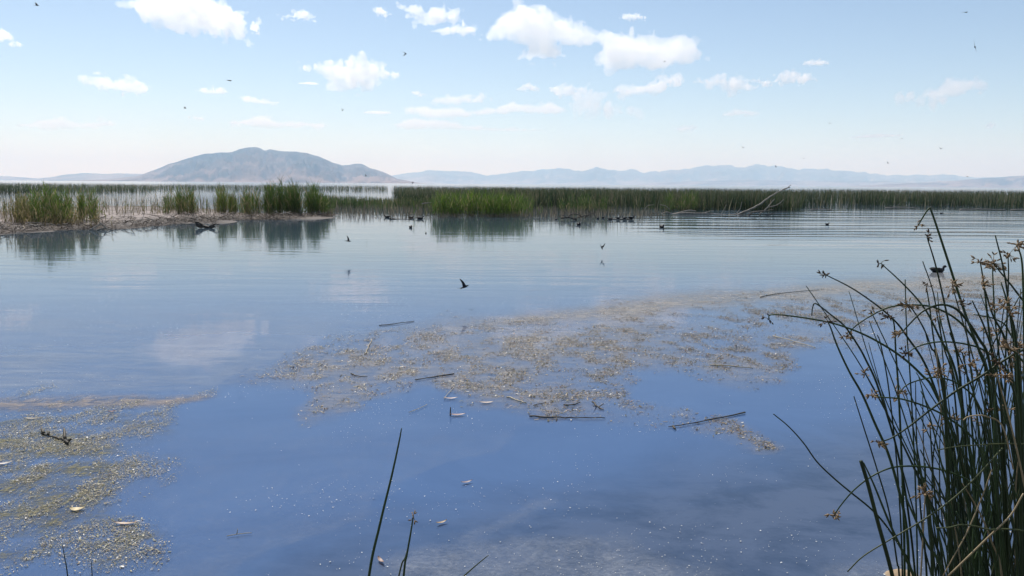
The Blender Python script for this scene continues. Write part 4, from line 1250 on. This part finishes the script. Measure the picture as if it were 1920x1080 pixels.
# fallen leaves
LEAF = leafy('fallen_leaf', 0.2, 0.5)
def leaf(label, x, y, length, width, yaw, col):
    n = 9; V = []; F = []
    for i in range(n):
        t = i / (n - 1)
        w_ = width * math.sin(math.pi * t ** 0.85) ** 0.8 * 0.5 + 0.0005
        z = 0.010 + 0.010 * (t - 0.5) ** 2 * 4
        for k, s_ in enumerate((-1, 0, 1)):
            V.append(((t - 0.5) * length, s_ * w_, z + (0.004 if s_ else 0)))
    for i in range(n - 1):
        for k in range(2):
            a = i * 3 + k
            F.append((a, a + 1, a + 4, a + 3))
    me = mesh_from('floating_leaf', V, F, True, np.array([col]) * (0.85 + 0.3 * RNG.random((len(V), 1))))
    o = add('floating_leaf', me, LEAF, None, ground(x, y)); o.rotation_euler = (0, 0, yaw)
    tag(o, label, 'leaf', 'leaves afloat on the near water')
leaf('narrow pinkish leaf on clear water right of the tall near stem', 875, 907, 0.085, 0.020, 0.5, (0.45, 0.33, 0.28))
leaf('narrow tan leaf afloat right of the seed headed near stem', 828, 983, 0.075, 0.018, 0.6, (0.52, 0.38, 0.22))
leaf('pinkish leaf beside the foot of the tall near stem', 714, 1055, 0.075, 0.020, -1.0, (0.42, 0.29, 0.23))
leaf('pale yellow leaf, widest one in the lower left debris', 145, 958, 0.085, 0.050, 0.2, (0.66, 0.53, 0.30))
leaf('long pinkish tan leaf in the lower left debris', 236, 985, 0.14, 0.024, 0.05, (0.55, 0.40, 0.28))
leaf('small dark red brown leaf on the scum streak at left', 210, 774, 0.06, 0.04, 0.6, (0.18, 0.08, 0.05))
leaf('pale leaf afloat at the lower middle of the debris mat', 912, 757, 0.13, 0.035, 0.1, (0.62, 0.48, 0.36))
leaf('pale pinkish leaf left of the upright stub', 845, 749, 0.13, 0.035, 0.1, (0.55, 0.42, 0.34))
leaf('pinkish leaf right under the upright stub', 858, 780, 0.14, 0.04, 0.15, (0.48, 0.33, 0.27))
leaf('pale narrow leaf at the left edge of the lower debris', 8, 872, 0.11, 0.03, 0.6, (0.62, 0.55, 0.48))
leaf('tan leaf below the left end of the scum streak', 62, 787, 0.15, 0.018, 0.1, (0.60, 0.50, 0.36))

# ================================================================== the near bulrushes
def rush_material(name, c1, c2, rough=0.5):
    return solid(name, c1, c2, 22.0, rough, 0.0, (1, 1, 0.12), 0.22)
RUSH = [rush_material('rush_green', (0.021, 0.040, 0.014), (0.052, 0.084, 0.030)),
        rush_material('rush_dark', (0.013, 0.024, 0.010), (0.034, 0.054, 0.020)),
        rush_material('rush_olive', (0.040, 0.052, 0.022), (0.085, 0.095, 0.040))]
RDRY = rush_material('rush_dry', (0.20, 0.145, 0.075), (0.42, 0.33, 0.20), 0.6)
SEED = solid('rush_seed', (0.09, 0.06, 0.03), (0.34, 0.235, 0.13), 160.0, 0.75)
SEEDD = solid('rush_seed_dark', (0.030, 0.020, 0.012), (0.11, 0.07, 0.035), 160.0, 0.75)

def seed_head_mesh(k, n, size):
    r = random.Random(k * 7 + 3); parts = []
    for i in range(n):
        d = Vector((r.gauss(0, 1), r.gauss(0, 1), r.gauss(0.15, 0.75))).normalized()
        ped = size * r.uniform(0.15, 1.0)
        p0 = Vector((0, 0, 0)); p1 = d * ped; p1.z -= ped * ped * 4
        parts.append(tube([p0, (p0 + p1) / 2 + Vector((0, 0, 0.002)), p1], [0.0011, 0.0009, 0.0008], 4))
        dd = (d + Vector((r.gauss(0, .3), r.gauss(0, .3), -0.2))).normalized()
        for q in range(r.choice((1, 2, 2, 3))):
            e = (dd + Vector((r.gauss(0, .55), r.gauss(0, .55), r.gauss(0, .55)))).normalized()
            L = r.uniform(0.010, 0.017)
            parts.append(tube([p1, p1 + e * L * 0.3, p1 + e * L * 0.65, p1 + e * L], [0.0011, 0.0024, 0.0020, 0.0003], 6))
    v, f = merge(parts)
    return mesh_from('seed_head', v, f, True)
HEADS = {}
for nm, cnt, sz in (('s', 5, 0.020), ('m', 10, 0.026), ('l', 17, 0.034)):
    HEADS[nm] = [seed_head_mesh(i + ord(nm), cnt, sz) for i in range(4)]
HEAD_MATS = {}
def head_mesh(size, i, mat):
    key = (size, i % 4, mat.name)
    if key not in HEAD_MATS:
        me = HEADS[size][i % 4].copy(); me.materials.clear(); me.materials.append(mat); HEAD_MATS[key] = me
    return HEAD_MATS[key]

stem_count = [0]
def rush(parent, org, pts, dep, r0=0.0055, r1=0.0022, head=None, mat=None, ddep=0.0, headmat=None, label=None, down=True, sides=7):
    """Pixel path from tip to foot at a given depth; carried on down to the mud when it leaves the frame."""
    n = len(pts)
    P = [np.array(at_depth(x, y, dep + ddep * (1 - i / (n - 1)))) for i, (x, y) in enumerate(pts)]
    if down:
        d = P[-1] - P[-2]; d = d / np.linalg.norm(d)
        d = d * np.array([0.55, 0.55, 1.0])
        if d[2] < -0.15:
            steps = (P[-1][2] + 0.08) / -d[2]
            P.append(P[-1] + d * steps * 0.5); P.append(P[-1] + d * steps * 0.5 * np.array([0.6, 0.6, 1]))
    c = catmull(P, 6) - np.array(org)
    rr = np.linspace(0, 1, len(c))
    rad = r1 + (r0 - r1) * np.clip(rr * 1.6, 0, 1) ** 0.8
    v, f = tube(c, rad * 0.85, sides)
    stem_count[0] += 1
    me = mesh_from('rush_stem', v, f, True)
    o = add('stem', me, mat or RUSH[stem_count[0] % 2], parent)
    if label: o['label'] = label
    if head:
        h = add('seed_head', head_mesh(head, stem_count[0], headmat or SEED), None, o, tuple(c[0]))
        h.rotation_euler = (rnd.uniform(-.5, .5), rnd.uniform(-.5, .5), rnd.uniform(0, 6.28))
    return o

g0 = ground(1830, 1080); org = Vector((1.45, 2.7, 0.0))
clump = empty('bulrush_clump', org)
tag(clump, 'tall dark green bulrushes with brown seed heads at the near right', 'bulrushes')
A = [ # tip -> foot, depth, radius, head, ddep
 ([(1546, 514), (1605, 545), (1668, 592), (1702, 633), (1743, 702), (1790, 860), (1815, 1080)], 2.55, 0.0050, 's', SEEDD, 0.2),
 ([(1652, 494), (1696, 535), (1734, 579), (1762, 633), (1793, 702), (1822, 880), (1840, 1080)], 2.6, 0.0052, 's', SEEDD, 0.15),
 ([(1738, 444), (1756, 504), (1778, 601), (1797, 683), (1812, 860), (1822, 1080)], 2.5, 0.0050, 's', SEEDD, 0),
 ([(1721, 424), (1730, 408), (1742, 391), (1747, 398), (1763, 445), (1778, 491), (1809, 586), (1837, 661), (1853, 715), (1868, 880), (1876, 1080)], 2.6, 0.0055, 's', SEED, 0),
 ([(1866, 441), (1882, 507), (1894, 589), (1904, 683), (1908, 860), (1908, 1080)], 2.4, 0.0052, None, None, 0),
 ([(1907, 460), (1916, 490), (1919, 560), (1921, 700), (1921, 1080)], 2.35, 0.0050, 'l', SEED, 0),
 ([(1890, 478), (1891, 520), (1888, 600), (1884, 760), (1886, 1080)], 2.7, 0.0040, 'm', SEED, 0),
 ([(1838, 492), (1842, 515), (1847, 551), (1853, 608), (1864, 715), (1868, 880), (1872, 1080)], 2.55, 0.0045, 'm', SEED, 0),
 ([(1862, 494), (1878, 513), (1904, 545), (1930, 585), (1965, 680), (1985, 1080)], 2.5, 0.0048, 'l', SEED, 0.1),
 ([(1861, 500), (1862, 530), (1866, 600), (1876, 700), (1884, 860), (1890, 1080)], 2.75, 0.0042, 'm', SEED, 0),
 ([(1840, 532), (1848, 548), (1862, 592), (1890, 655), (1905, 800), (1910, 1080)], 2.45, 0.0048, 'm', SEED, 0),
 ([(1441, 599), (1447, 590), (1494, 594), (1557, 605), (1608, 622), (1652, 644), (1693, 671), (1727, 702), (1752, 734), (1800, 860), (1830, 1080)], 2.45, 0.0048, 's', SEEDD, 0.25),
 ([(1522, 592), (1524, 575), (1531, 570), (1560, 592), (1583, 611), (1605, 642), (1623, 674), (1649, 734), (1690, 880), (1716, 1080)], 2.6, 0.0042, None, None, 0.15),
 ([(1589, 632), (1601, 614), (1633, 592), (1668, 576), (1705, 572), (1746, 575), (1784, 592), (1812, 617), (1834, 652), (1853, 702), (1876, 860), (1886, 1080)], 2.6, 0.0045, 'm', SEED, 0.1),
 ([(1691, 625), (1702, 611), (1730, 584), (1759, 572), (1784, 575), (1806, 592), (1834, 633), (1856, 683), (1878, 860), (1884, 1080)], 2.35, 0.0052, 'm', SEED, 0),
 ([(1552, 603), (1558, 616), (1570, 649), (1592, 696), (1617, 740), (1640, 793), (1664, 847), (1683, 910), (1699, 985), (1704, 1080)], 2.5, 0.0054, 's', SEEDD, 0),
 ([(1645, 628), (1652, 649), (1667, 734), (1684, 900), (1692, 1080)], 2.7, 0.0034, None, None, 0),
 ([(1666, 594), (1676, 606), (1680, 667), (1685, 740), (1692, 900), (1696, 1080)], 2.6, 0.0046, 'm', SEEDD, 0),
 ([(1705, 574), (1715, 586), (1734, 620), (1746, 652), (1759, 683), (1785, 860), (1798, 1080)], 2.65, 0.0042, 'l', SEED, 0),
 ([(1737, 538), (1743, 576), (1752, 645), (1767, 715), (1778, 880), (1782, 1080)], 2.7, 0.0044, 's', SEEDD, 0),
 ([(1730, 490), (1749, 545), (1759, 601), (1770, 652), (1787, 715), (1800, 880), (1804, 1080)], 2.8, 0.0038, None, None, 0),
 ([(1697, 524), (1700, 620), (1707, 715), (1716, 900), (1720, 1080)], 2.75, 0.0036, None, None, 0),
 ([(1823, 564), (1847, 617), (1866, 683), (1880, 800), (1890, 1080)], 2.35, 0.0055, None, None, 0),
 ([(1877, 529), (1891, 576), (1904, 639), (1912, 800), (1916, 1080)], 2.3, 0.0055, None, None, 0),
 ([(1450, 776), (1479, 800), (1507, 831), (1532, 866), (1564, 897), (1595, 923), (1633, 954), (1661, 985), (1690, 1030), (1712, 1080)], 2.4, 0.0036, None, None, 0.1),
 ([(1564, 967), (1576, 948), (1601, 919), (1633, 894), (1668, 878), (1702, 874), (1746, 877), (1787, 888), (1830, 912), (1870, 970), (1890, 1080)], 2.3, 0.0036, 'm', SEED, 0),
 ([(1614, 864), (1627, 907), (1645, 976), (1661, 1033), (1673, 1080), (1690, 1160), (1702, 1240)], 2.15, 0.0068, None, None, 0),
 ([(1619, 867), (1639, 910), (1667, 979), (1696, 1042), (1713, 1080), (1740, 1160), (1760, 1240)], 2.2, 0.0058, None, None, 0),
 ([(1601, 743), (1620, 803), (1645, 882), (1667, 960), (1682, 1055), (1686, 1080)], 2.6, 0.0036, None, None, 0),
 ([(1634, 742), (1655, 745), (1690, 748), (1735, 762), (1780, 785), (1830, 830), (1865, 920), (1880, 1080)], 2.3, 0.0042, 'm', SEED, 0.1),
 ([(1645, 830), (1670, 822), (1700, 803), (1740, 772), (1790, 735), (1840, 705), (1900, 665), (1960, 640)], 2.35, 0.0042, 'm', SEED, 0.0),
 ([(1686, 738), (1700, 722), (1730, 711), (1762, 708), (1800, 722), (1835, 760), (1860, 860), (1870, 1080)], 2.5, 0.0036, 'm', SEED, 0),
 ([(1760, 700), (1768, 714), (1772, 760), (1776, 860), (1782, 1080)], 2.3, 0.0072, 'l', SEED, 0),
 ([(1700, 664), (1720, 650), (1760, 641), (1810, 645), (1850, 660), (1890, 700), (1915, 800), (1930, 1080)], 2.5, 0.0042, 'm', SEEDD, 0),
 ([(1735, 925), (1740, 935), (1744, 980), (1748, 1080)], 2.2, 0.0060, 'l', SEED, 0),
 ([(1826, 590), (1840, 592), (1870, 600), (1892, 622), (1910, 700), (1925, 1080)], 2.7, 0.0038, None, None, 0),
 ([(1880, 575), (1892, 585), (1905, 640), (1915, 800), (1918, 1080)], 2.25, 0.0060, 'l', SEED, 0),
 ([(1893, 655), (1910, 668), (1935, 720), (1950, 900), (1955, 1080)], 2.2, 0.0055, 'l', SEED, 0),
 ([(1885, 705), (1897, 722), (1910, 800), (1915, 1080)], 2.2, 0.0055, 'l', SEED, 0),
 ([(1802, 660), (1806, 668), (1815, 720), (1826, 860), (1832, 1080)], 2.6, 0.0044, 'm', SEED, 0),
]
for (pts, dep, r0, hd, hm_, dd) in A:
    rush(clump, org, pts, dep, r0, 0.0020 if pts[0][1] != 864 else 0.006, hd, None, dd, hm_)
# dry and broken stems across the clump
rush(clump, org, [(1589, 1072), (1620, 1042), (1677, 1007), (1734, 973), (1787, 935), (1834, 891), (1880, 840)], 2.15, 0.0027, 0.0020, None, RUSH[2], label='broken grey green stem leaning across the foot of the clump', down=False)
rush(clump, org, [(1919, 925), (1894, 967), (1850, 1010), (1778, 1080)], 2.05, 0.0027, 0.0022, None, RDRY, label='dry tan stem slanting across the lower right', down=False)
rush(clump, org, [(1756, 990), (1780, 989), (1803, 984), (1830, 987), (1856, 993), (1890, 992), (1935, 997)], 2.05, 0.0026, 0.0022, None, RUSH[2], label='thin pale stem bent level across the foot of the clump', down=False)
rush(clump, org, [(1757, 844), (1790, 838), (1840, 834), (1890, 832), (1940, 834)], 2.2, 0.0022, 0.0018, None, RUSH[2], label='thin pale stem lying level in the middle of the clump', down=False)
rush(clump, org, [(1806, 788), (1814, 782), (1830, 779), (1850, 781), (1880, 800), (1900, 880)], 2.15, 0.0024, 0.0018, None, RDRY, label='pale bent stem with a snapped end in the clump', down=False)
rush(clump, org, [(1768, 1080), (1790, 1040), (1812, 1000), (1838, 940), (1860, 880)], 2.1, 0.0020, 0.0016, None, RDRY, label='dry stem crossing up to the right at the foot of the clump', down=False)
# the crowd of plain stems behind and between
for k in range(188):
    t = rnd.random()
    xb = 1700 + 270 * rnd.random() ** 0.72
    dep = rnd.uniform(2.15, 3.3)
    yt = rnd.choice((rnd.uniform(520, 700), rnd.uniform(640, 900), rnd.uniform(820, 1010)))
    if k >= 150: xb, yt = rnd.uniform(1785, 1990), rnd.uniform(690, 1000)
    if xb < 1760: yt = max(yt, rnd.uniform(640, 960))
    ht = 1080 - yt
    lean = rnd.gauss(-0.06, 0.20) * ht
    bow = rnd.gauss(0, 0.035) * ht
    pts = [(xb + lean, yt), (xb + lean * 0.62 + bow, yt + ht * 0.3), (xb + lean * 0.28 + bow, yt + ht * 0.65), (xb, 1085)]
    hd = rnd.choice((None, None, None, None, None, 's', 'm')) if yt < 800 else None
    rush(clump, org, pts, dep, rnd.uniform(0.0026, 0.0052), rnd.uniform(0.0013, 0.0022), hd, RUSH[2] if rnd.random() < 0.1 else (RDRY if rnd.random() < 0.08 else None), 0, SEED if rnd.random() < .7 else SEEDD, sides=6)

# single stems near the lower left and centre
def lone(label, items, base_px):
    g = at_depth(base_px[0], base_px[1], items[0][1]); g.z = 0
    e = empty('rush_tuft', g); tag(e, label, 'rush')
    for (pts, dep, r0, r1, hd, mt) in items:
        rush(e, g, pts, dep, r0, r1, hd, mt, 0, SEED)
lone('single tall dark rush stem rising from the bottom edge left of centre', [([(753, 803), (748, 830), (735, 890), (712, 985), (692, 1080)], 2.6, 0.0058, 0.0020, None, RUSH[0])], (692, 1080))
lone('short forked rush with a pale seed head beside the tall single stem', [([(775, 968), (770, 1000), (763, 1040), (757, 1080)], 2.5, 0.0046, 0.0026, 's', RUSH[0]), ([(769, 1012), (760, 1045), (748, 1080)], 2.55, 0.0036, 0.002, None, RUSH[2])], (757, 1080))
lone('thin young rush stem at the bottom edge near the left corner', [([(117, 1022), (122, 1050), (127, 1082)], 2.6, 0.0026, 0.0012, None, RUSH[1])], (127, 1082))
lone('thinnest rush stem at the bottom edge right of the young stem', [([(172, 1052), (172, 1066), (173, 1082)], 2.6, 0.0020, 0.0010, None, RUSH[1])], (173, 1082))
lone('leaning light green rush blade at the bottom edge under the centre', [([(916, 1041), (895, 1058), (868, 1082), (835, 1115), (805, 1160)], 2.3, 0.0036, 0.0012, None, RUSH[2])], (868, 1082))

# sandy stone at the clump's foot
v, f = loft([((-0.16, 0, 0.0), 0.03, 0.02, 0), ((-0.10, 0.01, 0.0), 0.09, 0.05, 0), ((0.0, 0, 0.0), 0.12, 0.075, 0), ((0.09, -0.01, 0.0), 0.10, 0.06, 0), ((0.15, 0, 0.0), 0.04, 0.02, 0)], 14)
v = [tuple(np.array(p) * (1 + 0.25 * (vnoise(np.array([p[0] * 14]), np.array([p[1] * 14 + p[2] * 9]), seed=4)[0] - 0.5))) for p in v]
st = add('shore_stone', mesh_from('shore_stone', v, f, True), solid('sandstone', (0.24, 0.17, 0.10), (0.40, 0.30, 0.19), 14.0, 0.85, 0.01), None, ground(1690, 1078))
st.scale = (0.6, 0.5, 0.4); st.location.z = -0.008
tag(st, 'tan stone at the water surface between the lowest rush stems', 'stone')
